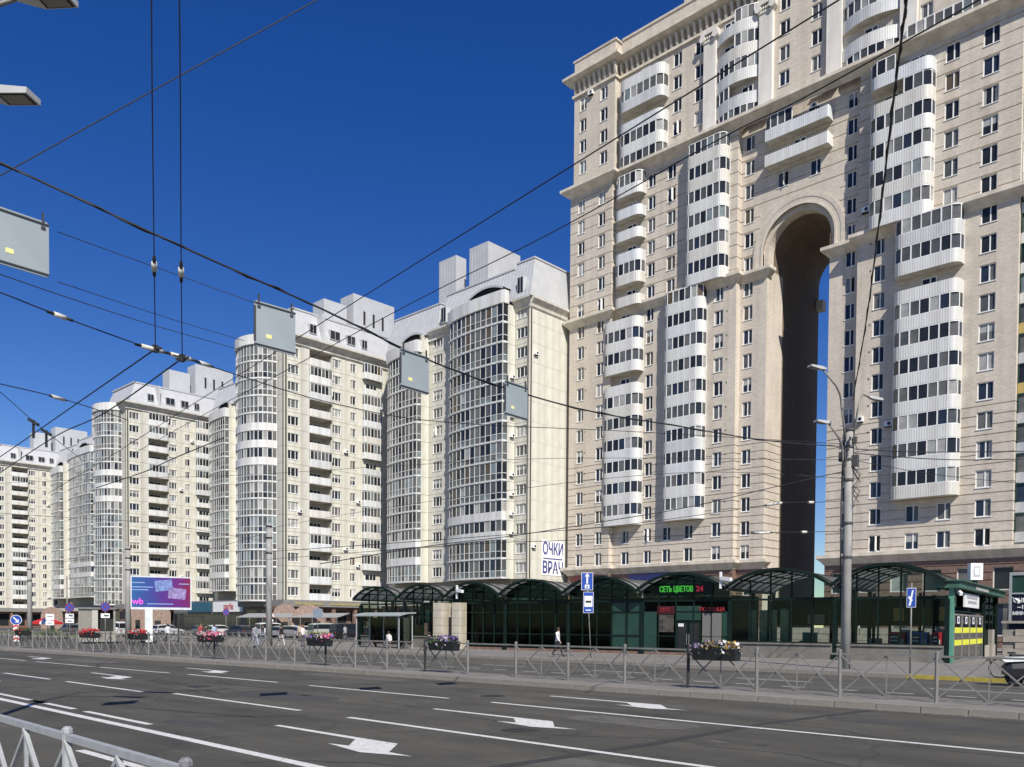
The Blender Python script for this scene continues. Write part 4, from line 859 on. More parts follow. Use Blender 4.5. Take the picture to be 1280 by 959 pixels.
def stepped_block(X, label, ncols=True, roundbay=True, storeys=15, depth=13.3, tall=True, letters=False):
    """Block whose sunny side faces along the street; X is that side's plane, its corner stands forward at Y 79.4."""
    Yc, H, Z0 = 79.4, 3.0, 6.1
    g = thing('apartment_block', label, 'apartment building', (X*CS, Yc*CS, .18), group='cream apartment blocks along the street'); g.scale = (CS, CS, CS)
    L = 23.5
    wins = [(.75, 2.95, .75, 2.3), (10.0, 11.9, .75, 2.3), (14.0, 15.2, .75, 2.3)]
    panels(g, (0, 0), R90, [0, 3.35], Z0, H, storeys, wins); panels(g, (0, 0), R90, [9.75, 12.8, 16.4, L], Z0, H, storeys, wins)
    backing(g, (0, 0, 0), R90, 0, 5.1, Z0-1, Z0+H*storeys); backing(g, (0, 0, 0), R90, 9.7, L, Z0-1, Z0+H*storeys)
    panels(g, (.10, 0), R90, [3.35, 5.1], Z0, H, storeys, (), CREAMG)
    # deep balcony bay
    lg = MB(); lg.poly([(0, 2.1, 0), (4.65, 2.1, 0), (4.65, 2.1, 3), (0, 2.1, 3)]); lg.poly([(0, 0, 0), (0, 2.1, 0), (0, 2.1, 3), (0, 0, 3)][::-1]); lg.poly([(4.65, 0, 3), (4.65, 2.1, 3), (4.65, 2.1, 0), (4.65, 0, 0)][::-1])
    lg.box(0, 4.65, -.44, 2.1, -.12, .05); lgm = lg.mesh('balcony_recess', CREAMG)
    path = [(0, .0), (0, -.45), (4.65, -.45), (4.65, .0)]
    pm = parapet_mesh(path, .05, 1.25, 0, mat=WHITE)
    gf, pts = glaze_frame([(0, -.36), (4.65, -.36)], 1.25, 2.85, 6); gfm = gf.mesh('balcony_glazing', PVC)
    q = MB(); q.box(0, .9, -.1, 0, 0, 2.1, 1); q.box(1., 2.4, -.1, 0, .8, 2.1, 1); q.box(-.08, 2.5, -.06, 0, 2.1, 2.2, 0); q.box(.9, 1., -.12, 0, 0, 2.1, 0); q.box(-.08, 0, -.12, 0, 0, 2.1, 0); q.box(1.65, 1.73, -.12, -.101, .8, 2.1, 0); q.box(.06, .84, -.115, -.101, 0, .7, 0)
    dm = q.mesh('balcony_door', [PVC, G_DARK])
    for k in range(storeys):
        b = obj('balcony', lgm, g, (0, 5.1, Z0+H*k), R90); obj('parapet', pm, b, mat=R.choice(WHITES))
        if R.random() < .27 or k == storeys-2:
            obj('glazing', gfm, b)
            w = MB()
            for a, c in zip(pts, pts[1:]):
                n0 = len(w.v); w.v += [(a[0], -.32, 1.3), (c[0], -.32, 1.3), (c[0], -.32, 2.8), (a[0], -.32, 2.8)]; w.f.append((n0, n0+1, n0+2, n0+3)); w.m.append(R.choices(range(7), BG)[0])
            obj('panes', w.mesh('balcony_panes', PANES), b, kind='stuff')
        else: obj('door', dm, b, (1.2, 2.08, .05))
    q = MB(); q.box(0, 4.65, -.44, 2.3, 0, .25); obj('balcony_roof', q.mesh('balcony_roof', CREAMG), g, (0, 5.1, Z0+H*storeys-.14), R90)
    # balconies in the inner corner
    path = [(0, 0), (0, -1.0), (4.2, -1.0), (4.2, 0)]
    pm2 = parapet_mesh(path, 0, 1.15, 0, mat=WHITE); gf2, pts2 = glaze_frame(path, 1.152, 2.9, 8); gfm2 = gf2.mesh('balcony_glazing', PVC)
    for k in range(storeys):
        b = obj('balcony', pm2, g, (0, 16.6, Z0+H*k), R90, mat=R.choice(WHITES))
        if R.random() < .72:
            obj('glazing', gfm2, b); w = MB()
            for a, c in zip(pts2, pts2[1:]): 
                n0 = len(w.v); w.v += pane_mesh(a, c, 1.2, 2.8).v; w.f.append((n0, n0+1, n0+2, n0+3)); w.m.append(R.choices(range(7), BG)[0])
            obj('panes', w.mesh('balcony_panes', PANES), b, kind='stuff')
        else: obj('door', dm, b, (.8, -.01, .1))
    for k in range(storeys):
        if R.random() < .35: obj('outdoor_unit', acv, g, (0, R.choice((3.1, 12.9, 15.7)), Z0+H*k+.5), R90)
    # front side with the round glazed bay on the corner
    if roundbay:
        a, d = 5.4, 3.9
        rp = [(-7.8-a*math.cos(math.pi*i/16), -d*math.sin(math.pi*i/16)) for i in range(17)]
        sty = 'FFFFFFFF'+'PPP'+'F'*(storeys-11)
        bays(g, (0, 0), 0, rp, Z0-.3, 3.0, sty, 18)
        q = MB(); zt = Z0-.3+3*storeys; f = [(-7.8-(a+.25)*math.cos(math.pi*i/20), -(d+.25)*math.sin(math.pi*i/20)) for i in range(21)]
        for u, v in zip(f, f[1:]):
            q.poly([(*u, zt), (*v, zt), (*v, zt+1.7), (*u, zt+1.7)]); q.poly([(*u, zt+1.7), (*v, zt+1.7), (-7.8, 0, zt+2.0)]); q.poly([(*v, zt), (*u, zt), (-7.8, 0, zt)])
        obj('bay_parapet', q.mesh('bay_parapet', WHITE), g)
    panels(g, (-2.4, 0), 0, [0, 2.4], Z0, H, storeys, (), CREAMG); 
    backing(g, (-depth, 0, 0), 0, 0, depth, Z0-1, Z0+H*storeys)
    q = MB(); q.box(-depth, -2.3, .6, L+8, 0, Z0+H*storeys); obj('rear_wall', q.mesh('rear_wall', CREAMG), g)
    zt = Z0+H*storeys
    cornice(g, 0, L, (0, 0, 0), R90, zt-.3, zt+1.5, 1.3, (1, 0)); cornice(g, -2.4, 0, (0, 0, 0), 0, zt-.3, zt+1.5, 1.3, (0, 1))
    q = MB(); z0, z1 = zt+1.5, zt+6.4                                   # mansard towards +X
    q.poly([(1.0, .3, z0), (1.0, L, z0), (-.9, L, z1), (-.9, 2.4, z1)]); q.poly([(-depth, .3, z0), (1.0, .3, z0), (-.9, 2.4, z1), (-depth, 2.4, z1)]); q.poly([(-.9, 2.4, z1), (-.9, L, z1), (-depth, L, z1), (-depth, 2.4, z1)])
    q.box(-1.1, -.75, 2.3, L, z1, z1+.3); q.box(-depth, -.75, 2.1, 2.5, z1, z1+.31)
    for i in range(1, 30): q.bar((1.01, .3+i*.78, z0), (-.89, max(2.4, .3+i*.78), z1), .05, .05, upv=(0, 1, 0))
    q.box(-.7, 1.1, 7.0, 7.5, z0, z1-.1)
    q.poly([(1.0, L, z0), (-depth, L, z0), (-depth, L, z1), (-.9, L, z1)])
    obj('mansard_roof', q.mesh('mansard_roof', METALW), g)
    for y, w in ((4.6, 1.5), (8.9, 2.2), (12.6, 1.9), (15.9, 1.3)): roof_window(g, (.75, y, z0+.9), R90, w, 1.7)
    q = MB(); q.box(-13, -9.2, 14.3, 19.6, zt, zt+13.8); q.box(-13, -8.6, 20.8, 31, zt, zt+16.5)
    for i in range(3): q.box(-8.61, -8.57, 23.2+i*2.3, 23.7+i*2.3, zt+10.9, zt+13.6, 1)
    for i in range(1, 13): q.box(-8.6, -8.57, 20.8+i*.75-.03, 20.8+i*.75+.03, zt+8, zt+15.7)
    obj('roof_house', q.mesh('roof_house', [METALW, DARK]), g)
    # canopy and shops at the foot
    q = MB(); q.box(-.05, 2.4, -1.2, L-3, 4.9, 6.05, 0); q.box(-depth, 2.4, -1.6, -1.2, 4.9, 6.0, 0)
    for i in range(5): q.box(1.4, 2.0, -.9+i*4.8, -.2+i*4.8, 0, 4.9, 1)
    q.box(-depth, -.02, -.3, .5, 0, 6.0, 1); q.box(-.6, -.02, .5, L, 0, 6.09, 1)
    for i in range(5): q.box(-.02, .05, .4+i*4.6, 3.9+i*4.6, .5, 4.2, 2)
    for i in range(2): q.box(-depth+1+i*5.4, -depth+4.8+i*5.4, -.36, -.3, .5, 4.4, 2)
    obj('shop_front', q.mesh('shop_front', [M('grey_canopy', (.22, .21, .20), .6), STONE, G_DARK]), g)
    return g
b2 = stepped_block(-130.8, 'cream block with a round glazed corner bay and gold shop lettering on its canopy')
q = MB()
rr = random.Random(3)
for x0, x1 in ((1.2, 7.0), (8.4, 17.6)):
    x = x0
    while x < x1: w = rr.uniform(.25, .5); q.box(x, x+w, -.08, 0, 5.25, 5.25+rr.choice((.3, .35, .42))); x += w+.14
obj('shop_lettering', q.mesh('shop_lettering', GOLD), b2, (2.41, -.5, 0), R90)
g2 = glazed_block(-156.1, 'cream block half hidden between two round bays in the middle distance')
b4 = stepped_block(-198.3, 'farther cream block with a round glazed bay standing above the street screen')
g3 = glazed_block(-223.6, 'distant cream block with pale glazed bays near the left border')
g4 = glazed_block(-257.5, 'farthest glazed bay block left of the distant pale bays', 21.4, 3.6, 12.)
b6 = stepped_block(-300., 'leftmost cream block cut by the picture border', roundbay=False)
# shop fascias at the foot of the second glazed block
q = MB(); q.box(-1.5, 8.8, -.3, 0, 0, 2.1); o = obj('signboard', q.mesh('signboard', M('teal_board', (.02, .10, .15), .45)), g2, (-21.8, -11.5, 4.2))
q = MB(); q.box(0, 12.2, -.3, 0, 0, 2.1); o = obj('signboard', q.mesh('signboard', SWHITE), g2, (-11.6, -11.5, 4.2)); obj('lettering', text_mesh('parle', 2.0, REDT, .02, bold=.03), o, (6.6, -.33, 1.1), rot=(UPR, 0, 0))
q = MB(); q.box(-31, 1, -11.4, -.5, 0, 4.15, 0); q.box(-31, 1, -11.35, -.5, 4.15, 6.6, 1)
for i in range(16): q.box(-30.6+i*1.9, -29.0+i*1.9, -11.45, -11.4, .4, 3.9, 2)
obj('shop_front', q.mesh('shop_annex', [M('grey_frame', (.10, .10, .105), .5), M('grey_fascia', (.16, .16, .165), .5), G_DARK]), g2)
# distant block seen through the archway
da = thing('office_block', 'teal and white block glimpsed through the tall archway', 'office building', (-68, 170, 0))
q = MB(); q.box(-3, 1.9, 0, 12, 0, 29.5, 1); q.box(1.9, 14, -1, 12, 0, 33.5, 0)
for k in range(10): q.box(1.9, 14, -1.06, -1, 2+k*3, 3.6+k*3, 2)
obj('wall', q.mesh('office_wall', [M('teal_cladding', (.05, .20, .19), .5), SWHITE, G_BLUE]), da)
# ------------------------------------------------------------------ green glazed pavilion
PA = math.radians(6.7); PO = (-17.0, 47.3)
PLINTH = M('grey_plinth', (.19, .18, .16), .8, var=.15, scale=2., kind='stain', bump=.3)
REARGL = M('rear_dark_glass', (.012, .022, .02), .3, spec=.12)
def pav(s, t=0., z=0.): return (PO[0]+s*math.cos(PA)-t*math.sin(PA), PO[1]+s*math.sin(PA)+t*math.cos(PA), z)
pv = thing('glazed_pavilion', 'long dark green glazed station pavilion with a row of barrel vault roofs', 'pavilion', pav(0), PA)
VAL = [-41.2, -36.1, -31.1, -25.9, -20.4, -14.7, -8.7, -2.5, 3.2]
def ze(s): return 4.02+(s+41)*.0085
def arcpts(s0, s1, rise, n=14, drop=0.):
    w = (s1-s0)/2; Rr = (w*w+rise*rise)/(2*rise); c = (s0+s1)/2; a0 = math.asin(w/Rr); z0 = (ze(s0)+ze(s1))/2
    return [(c+(Rr-drop)*math.sin(-a0+2*a0*i/n), z0+rise-Rr+(Rr-drop)*math.cos(-a0+2*a0*i/n)) for i in range(n+1)]
DEP = 7.5
for i, (s0, s1) in enumerate(zip(VAL, VAL[1:])):
    rise = .95+.012*i
    A = arcpts(s0, s1, rise); t0, t1 = -.9, DEP
    q = MB()
    for a, b in zip(A, A[1:]): q.poly([(a[0], t0, a[1]), (b[0], t0, b[1]), (b[0], t1, b[1]), (a[0], t1, a[1])])
    roof = obj('vault_roof', q.mesh('vault_roof', POLY), pv)
    q = MB()
    for j in range(0, 15, 2):
        a = A[j]; q.bar((a[0], t0, a[1]-.05), (a[0], t1, a[1]-.05), .05, .09)
    for t in [t0+.02]+[.0+1.25*k for k in range(7)]:
        big = .16 if t <= 0 else .08
        for a, b in zip(A, A[1:]): q.bar((a[0], t, a[1]-.02), (b[0], t, b[1]-.02), big, big, upv=(0, 1, 0))
    obj('vault_rib', q.mesh('vault_rib', GREEN), roof)
    q = MB(); q.box(s0-.12, s0+.12, t0, t1, ze(s0)-.14, ze(s0)+.02); obj('gutter', q.mesh('gutter', M('gutter_zinc_%d' % i, (.13, .135, .12), .6)), pv)
    g = MB(); zb = 3.62
    g.box(s0, s1, -.12, .0, zb-.09, zb+.03)                                  # beam and gable mullions
    for k in range(1, 5):
        x = s0+(s1-s0)*k/5; zt = min(b[1] for b in sorted(A, key=lambda a: abs(a[0]-x))[:2])
        g.box(x-.04, x+.04, -.1, -.02, zb, zt-.03)
    obj('gable_frame', g.mesh('gable_frame', GREEN), pv)
    g = MB(); A2 = arcpts(s0, s1, rise, drop=.06)
    for a, b in zip(A2, A2[1:]):
        if max(a[1], b[1]) > zb+.03: g.poly([(a[0], -.06, zb), (b[0], -.06, zb), (b[0], -.06, b[1]), (a[0], -.06, a[1])])
    obj('gable_glass', g.mesh('gable_glass', SHOPGL if i in (2, 3, 4, 5) else CLEARGL), pv)
    # front below the beam
    shop = i in (2, 3, 4, 5)
    for x in ([s0] + ([s1] if i == 7 else [])):
        q = MB(); q.box(x-.12, x+.12, -.14, .1, .15, zb-.1); q.box(x-.17, x+.17, -.2, .14, .15, .5)
        obj('column', q.mesh('column', GREEN), pv)
        for t in (3.7, 7.4): q = MB(); q.box(x-.1, x+.1, t-.1, t+.1, .15, ze(x)-.1); obj('column', q.mesh('column', GREEN), pv)
    n = 5
    base = .95 if not shop else .3
    q = MB(); q.box(s0+.13, s1-.13, -.16, .16, .1, base); q.box(s0+.13, s1-.13, -.24, .2, base, base+.1)
    if not shop:
        obj('base_wall', q.mesh('base_wall', PLINTH), pv)
    else: 
        q = MB(); q.box(s0+.13, s1-.13, -.1, .1, .1, .32); obj('base_wall', q.mesh('base_wall', STONE), pv)
    q = MB()
    for k in range(1, n): q.box(s0+(s1-s0)*k/n-.04, s0+(s1-s0)*k/n+.04, -.1, .04, base+.1, zb-.1)
    q.box(s0+.13, s1-.13, -.09, .03, base+.1, base+.18)
    if shop: q.box(s0+.13, s1-.13, -.09, .03, 1.3, 1.38); q.box(s0+.13, s1-.13, -.09, .03, 2.85, 2.93)
    obj('window_frame', q.mesh('window_frame', GREEN), pv)
    if i == 5: continue
    for k in range(n):
        a, b = s0+(s1-s0)*k/n+.05, s0+(s1-s0)*(k+1)/n-.05
        q = MB(); q.poly([(a, -.03, base+.1), (b, -.03, base+.1), (b, -.03, zb-.1), (a, -.03, zb-.1)])
        obj('pane', q.mesh('pavilion_pane', (GREENP if (i == 4 and k in (3, 4)) else SHOPGL) if shop else CLEARGL), pv)
for i in (0, 1, 6, 7):                       # dark glazed rear side
    q = MB(); q.poly([(VAL[i], DEP, 2.1), (VAL[i+1], DEP, 2.1), (VAL[i+1], DEP, 3.95), (VAL[i], DEP, 3.95)]); obj('pane', q.mesh('rear_pane', REARGL), pv)
for i in (0, 1, 6, 7):                       # inner posts
    for t in (1.4, 5.2):
        for f_ in (.3, .72): q = MB(); x = VAL[i]+(VAL[i+1]-VAL[i])*f_; q.box(x-.07, x+.07, t-.07, t+.07, .17, 3.9); obj('inner_post', q.mesh('inner_post', GREEN), pv)
# inside: floor, dark back walls behind the shops, rear columns
q = MB(); q.box(-41, 3.4, .2, 13, .1, .17); obj('floor', q.mesh('pavilion_floor', STONEL), pv)
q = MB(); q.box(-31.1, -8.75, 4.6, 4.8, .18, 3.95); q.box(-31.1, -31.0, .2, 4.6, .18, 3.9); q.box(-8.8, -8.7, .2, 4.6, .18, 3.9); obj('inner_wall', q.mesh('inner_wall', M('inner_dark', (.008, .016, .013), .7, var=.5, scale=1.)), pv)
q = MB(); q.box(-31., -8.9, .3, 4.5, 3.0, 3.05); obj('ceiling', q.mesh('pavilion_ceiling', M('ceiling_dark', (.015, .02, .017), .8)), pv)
q = MB(); rr = random.Random(5)
for k in range(26):
    x = -30.6+rr.uniform(0, 15); t = rr.uniform(1., 3.8); h = rr.uniform(.8, 2.1); w = rr.uniform(.3, .9)
    q.box(x, x+w, t, t+.4, .2, h, rr.randrange(4))
obj('shop_goods', q.mesh('shop_goods', [M('goods_grey', (.12, .13, .12)), M('goods_green', (.03, .12, .07)), M('goods_pale', (.5, .5, .46)), M('goods_dark', (.05, .04, .04))]), pv, kind='stuff')
# entrance bay under the neon sign
s0, s1 = VAL[5], VAL[6]
def pan(name, a, b, z0, z1, mat, t=-.05, th=.04):
    q = MB(); q.box(s0+a, s0+b, t-th, t, z0, z1); return obj(name, q.mesh(name, mat), pv)
pan('green_panel', .15, 1.05, .35, 2.9, GREENP); pan('red_board', 1.1, 2.3, 2.75, 3.25, M('dull_red', (.06, .008, .011), .5), -.06)
pan('poster', 1.15, 2.25, 1.6, 2.7, M('poster_food', (.13, .11, .085), .4, rgb2=(.03, .03, .03), scale=2.5)); pan('pane', 1.1, 2.3, .35, 1.55, SHOPGL, -.05, .01)
pan('pane', 2.4, 4.1, 2.35, 3.25, GREENP, -.05, .02)
for a in (2.42, 3.28):
    d = pan('door', a, a+.82, .18, 2.28, GREEN, -.03, .06); q = MB(); q.poly([(s0+a+.12, -.095, .4), (s0+a+.7, -.095, .4), (s0+a+.7, -.095, 2.15), (s0+a+.12, -.095, 2.15)]); obj('door_glass', q.mesh('door_glass', G_DARK), d)
    q = MB(); q.box(s0+a+(.74 if a < 3 else .04), s0+a+(.78 if a < 3 else .08), -.16, -.12, .8, 1.5); obj('handle', q.mesh('handle', GALV), d)
pan('shutter', 4.2, 5.45, 1.0, 2.8, M('grey_shutter', (.17, .165, .15), .6, var=.05)); pan('pane', 5.5, 5.95, .5, 2.9, GREENP, -.05, .02); pan('white_notice', 2.6, 2.95, 1.95, 2.15, SWHITE, -.1)
for t, x, z, sz, m in (('РОЗНИЦА', 4.85, 3.02, .34, REDT), ('ОПТ', 1.7, 3.0, .34, REDT)): obj('lettering', text_mesh(t, sz, m, .015), pv, (s0+x, -.13, z), rot=(UPR, 0, 0))
lt = obj('led_lettering', text_mesh('СЕТЬ ЦВЕТОВ', .5, LEDG, .03, 'CENTER', .012), pv, (s0+2.45, -.2, 4.3), rot=(UPR, 0, 0)); lt.scale = (2.3/lt.dimensions.x, 1, 1)
obj('led_lettering', text_mesh('24', .48, LEDR, .03, 'CENTER', .012), pv, (s0+4.05, -.2, 4.3), rot=(UPR, 0, 0))
q = MB(); q.box(s0+.9, s0+4.9, -.16, -.1, 3.98, 4.62); obj('sign_backing', q.mesh('sign_backing', GREEN), pv)
# the eastern end: flat green canopy and four glazed doors
def endw(t, out=0.): return (3.4+out, t)
q = MB(); q.prism([(2.6, -.4), (3.85, -.4), (3.85, 17.2), (2.6, 17.2)], 4.08, 4.42); q.prism([(2.5, -.5), (4., -.5), (4., 17.3), (2.5, 17.3)], 4.422, 4.48)
obj('canopy', q.mesh('canopy', M('green_fascia', (.05, .12, .085), .5, var=.3, scale=1.5)), pv)
for t in (.0, 10.9, 16.6):
    q = MB(); q.box(3.25, 3.5, t-.12, t+.12, .15, 4.08); obj('column', q.mesh('column', GREENL if t < 1 else GREEN), pv)
q = MB(); q.box(3.3, 3.42, 11.05, 16.5, .15, .9); obj('base_wall', q.mesh('base_wall', STONEL), pv)
for k in range(4):
    t = .6+k*2.52
    d = MB(); 
    for a, b, c, e in ((0, .12, 0, 2.6), (2.3, 2.42, 0, 2.6), (.12, 2.3, 2.5, 2.6), (.12, 2.3, 0, .12)): d.box(3.36, 3.43, t+a, t+b, .16+c, .16+e)
    dd = obj('door', d.mesh('door', GALV), pv)
    q = MB(); q.poly([(3.395, t+.12, .3), (3.395, t+2.3, .3), (3.395, t+2.3, 2.66), (3.395, t+.12, 2.66)]); obj('door_glass', q.mesh('door_glass', G_DARK), dd)
    q = MB()
    for z in (1.05, 1.72): q.box(3.431, 3.437, t+.13, t+2.29, z, z+.3)
    obj('yellow_band', q.mesh('yellow_band', YEL), dd)
    q = MB(); q.box(3.431, 3.44, t+.85, t+1.5, 2.22, 2.62, 0)
    q.box(3.441, 3.444, t+1.02, t+1.32, 2.32, 2.54, 1); obj('door_sign', q.mesh('door_sign', [SWHITE, NAVY]), dd)
q = MB(); q.box(3.3, 3.4, .14, 10.75, 2.85, 2.93); q.box(3.3, 3.4, 11.05, 16.5, 2.85, 2.93); q.box(3.3, 3.4, 13.7, 13.8, .9, 4.06)
for t in (3.6, 7.2): q.box(3.3, 3.4, t-.04, t+.04, 2.93, 4.06)
obj('window_frame', q.mesh('window_frame', GREEN), pv)
for a, b, z0, z1 in ((.14, 10.7, 2.93, 4.06), (11.05, 13.7, .9, 4.06), (13.8, 16.5, .9, 4.06)):
    q = MB(); q.poly([(3.35, a, z0), (3.35, b, z0), (3.35, b, z1), (3.35, a, z1)]); obj('pane', q.mesh('pavilion_pane', SHOPGL), pv)
q = MB(); q.box(3.52, 3.6, 2.6, 7.6, 3.15, 3.9, 0)
for i, (a, b) in enumerate(((3.3, 6.9), (3.7, 6.5))):
    x = a
    while x < b: q.box(3.601, 3.606, x, x+.24, 3.62-.26*i, 3.78-.26*i, 1); x += .34
obj('station_sign', q.mesh('station_sign', [SWHITE, M('grey_print', (.25, .25, .26))]), pv)
q = MB(); q.box(3.86, 3.88, 4.5, 9.2, 4.14, 4.34); obj('fascia_strip', q.mesh('fascia_strip', M('pale_strip', (.35, .36, .33))), pv)
q = MB(); q.box(-.36, .36, -.16, .16, .25, 1.2, 0); q.box(-.1, .1, -.1, .1, 0, .25, 1); q.box(-.2, .2, -.17, -.161, .42, 1.04, 2); q.box(-.12, .12, -.18, -.171, .54, .92, 0)
rb = obj('roof_sign', q.mesh('roof_sign', [SWHITE, GREEN, M('pale_print', (.45, .46, .48))]), pv, (3.7, 5.2, 4.48), math.radians(40))
for t, s in ((.25, 3.6), (16.8, 4.5)):
    q = MB(); q.bar((s, t, 3.95), (s+.25, t-.45, 3.75), .16, .16); q.bar((s-.2, t+.1, 4.07), (s, t, 3.95), .05, .05); obj('floodlight', q.mesh('floodlight', PVC), pv)
for s, t, z in ((-8.9, -1.1, 4.35), (-29.6, -1.2, 4.0)):
    q = MB(); q.box(-.06, .06, -.06, .06, 0, 1.0); q.bar((.05, -.05, .62), (.75, -.25, .52), .22, .2); obj('camera_bracket', q.mesh('camera_bracket', PVC), pv, (s, t, z-.1))
q = MB(); q.box(-.7, -.6, 0, .1, 0, .8); 
# stone piers at the break in the pavilion
STONEP = M('cream_stone', (.50, .46, .37), .8, var=.12, scale=2., kind='stain')
for s, w, dp in ((-31.45, .8, 1.2), (-29.75, .7, .9)):
    q = MB()
    for k in range(6): q.box(-w/2, w/2, -dp/2, dp/2, .15+k*.58, .15+k*.58+.565)
    obj('stone_pier', q.mesh('stone_pier', STONEP), pv, (s, -.75, 0))
# things seen through the glass
VR = M('vending_red', (.50, .03, .04), .35); VB = M('vending_blue', (.04, .10, .42), .35)
for lab, m, sx, w in (('red drinks machine standing inside the pavilion, left of the blue one', VR, .55, .85), ('blue drinks machine standing between two red ones inside the pavilion', VB, 1.6, 1.0), ('narrow red drinks machine standing nearest the pavilion doors', VR, 2.55, .45)):
    q = MB(); q.box(-w/2, w/2, 0, .7, .16, 1.75, 0); q.box(-w*.4, w*.15, -.02, 0, .75, 1.6, 1); q.box(w*.22, w*.42, -.02, 0, .95, 1.35, 2)
    for i in range(4): q.box(-w*.36, w*.1, -.03, -.02, .82+i*.2, .92+i*.2, 2)
    solo('vending_machine', q.mesh('vending_machine', [m, G_DARK, SWHITE]), lab, 'vending machine', pav(sx, .75), PA)
rr = random.Random(31)                       # added posters and boards, partly in place of glass reflections, inside the open bays
PO_ = [M('poster_%s' % n, c, .45, var=.45, scale=3.) for n, c in (('pale', (.45, .46, .42)), ('green', (.10, .24, .17)), ('ochre', (.38, .27, .10)), ('grey', (.22, .23, .23)))]
for s0, s1 in ((-8.5, -2.8), (-2.3, 3.), (-41, -36.4), (-36, -31.4)):
    x = s0+.3
    while x < s1-.6:
        w = rr.uniform(.4, 1.1)
        if rr.random() < .6: q = MB(); z = rr.uniform(2.15, 2.6); q.box(x, x+w, DEP-.12, DEP-.06, z, z+rr.uniform(.5, 1.1)); obj('poster', q.mesh('poster', rr.choice(PO_)), pv)
        x += w+rr.uniform(.1, .5)
    for k in range(3): q = MB(); x = rr.uniform(s0+.5, s1-1); t = rr.uniform(2., 6.); q.box(x, x+rr.uniform(.5, .9), t, t+.35, .17, rr.uniform(1., 1.9)); obj('ticket_stand', q.mesh('ticket_stand', rr.choice(PO_)), pv)
for x in (-8.2, -7.5, -6.9, -6.2): q = MB(); q.box(x, x+.5, 1.6, 1.64, .2, 3.0); obj('reflection_screen', q.mesh('reflection_screen', M('green_white_reflection', (.16, .24, .19), .2, var=.4, scale=2.)), pv)  # pale screens added to imitate bright reflections on the glass

# low stone block wall and steps behind the pavilion
sw = thing('stone_wall', 'low wall of pale stone blocks behind the pavilion', 'wall', (-61, 61, 0))
q = MB(); q.box(-.74, .74, 0, .5, 0, .43); blk = q.mesh('stone_block', STONEL)
for r in range(4):
    for k in range(30): obj('stone_block', blk, sw, (k*1.5+(r % 2)*.75+R.uniform(-.01, .01), R.uniform(-.02, .02), .15+r*.45))
q = MB(); q.box(-.8, 46, .1, .6, 0, 1.9); obj('wall_core', q.mesh('wall_core', JOINT), sw)
sw2 = thing('stone_wall', 'grey stone block stair wall beside the pavilion doors at the right border', 'wall', (-14.8, 66, 0))
for r in range(4):
    for k in range(8): obj('stone_block', blk, sw2, (k*1.5+(r % 2)*.75+R.uniform(-.01, .01), R.uniform(-.02, .02), .15+r*.45))
q = MB(); q.box(-.8, 12.5, .1, .6, 0, 1.9); obj('wall_core', q.mesh('wall_core', JOINT), sw2)
# optician's booth at the right border
bt = thing('shop_booth', 'dark glazed optician booth with white lettering at the right border', 'kiosk', (-16.1, 70, 0)); bt.scale = (1.15, 1.15, 1.15)
q = MB(); q.box(0, 9, 0, 5, 0, 5.1, 0); q.box(-.02, .12, -.1, 0, 2.2, 5.3, 1); q.box(.12, 9, -.1, 0, 5.1, 5.3, 1); q.box(.12, 9, -.08, 0, 3.9, 4.0, 1); q.box(1.9, 2.0, -.08, 0, 2.2, 5.1, 1); q.box(-.4, 9, -.2, 0, 2.05, 2.2, 2)
obj('wall', q.mesh('booth_wall', [M('navy_panel', (.012, .014, .03), .35), GALVB, STONEL]), bt)
q = MB(); q.poly([(.13, -.02, 4.), (1.9, -.02, 4.), (1.9, -.02, 5.1), (.13, -.02, 5.1)]); q.poly([(2., -.02, 4.), (9, -.02, 4.), (9, -.02, 5.1), (2., -.02, 5.1)]); obj('pane', q.mesh('booth_pane', GREENP), bt)
for t, z, sz in (('ОЧКИ', 3.5, .36), ('~15', 3.08, .34), ('МИНУТ', 2.68, .30)): obj('lettering', text_mesh(t, sz, SWHITE, .012, 'CENTER', .012), bt, (.72, -.03, z), rot=(UPR, 0, 0))

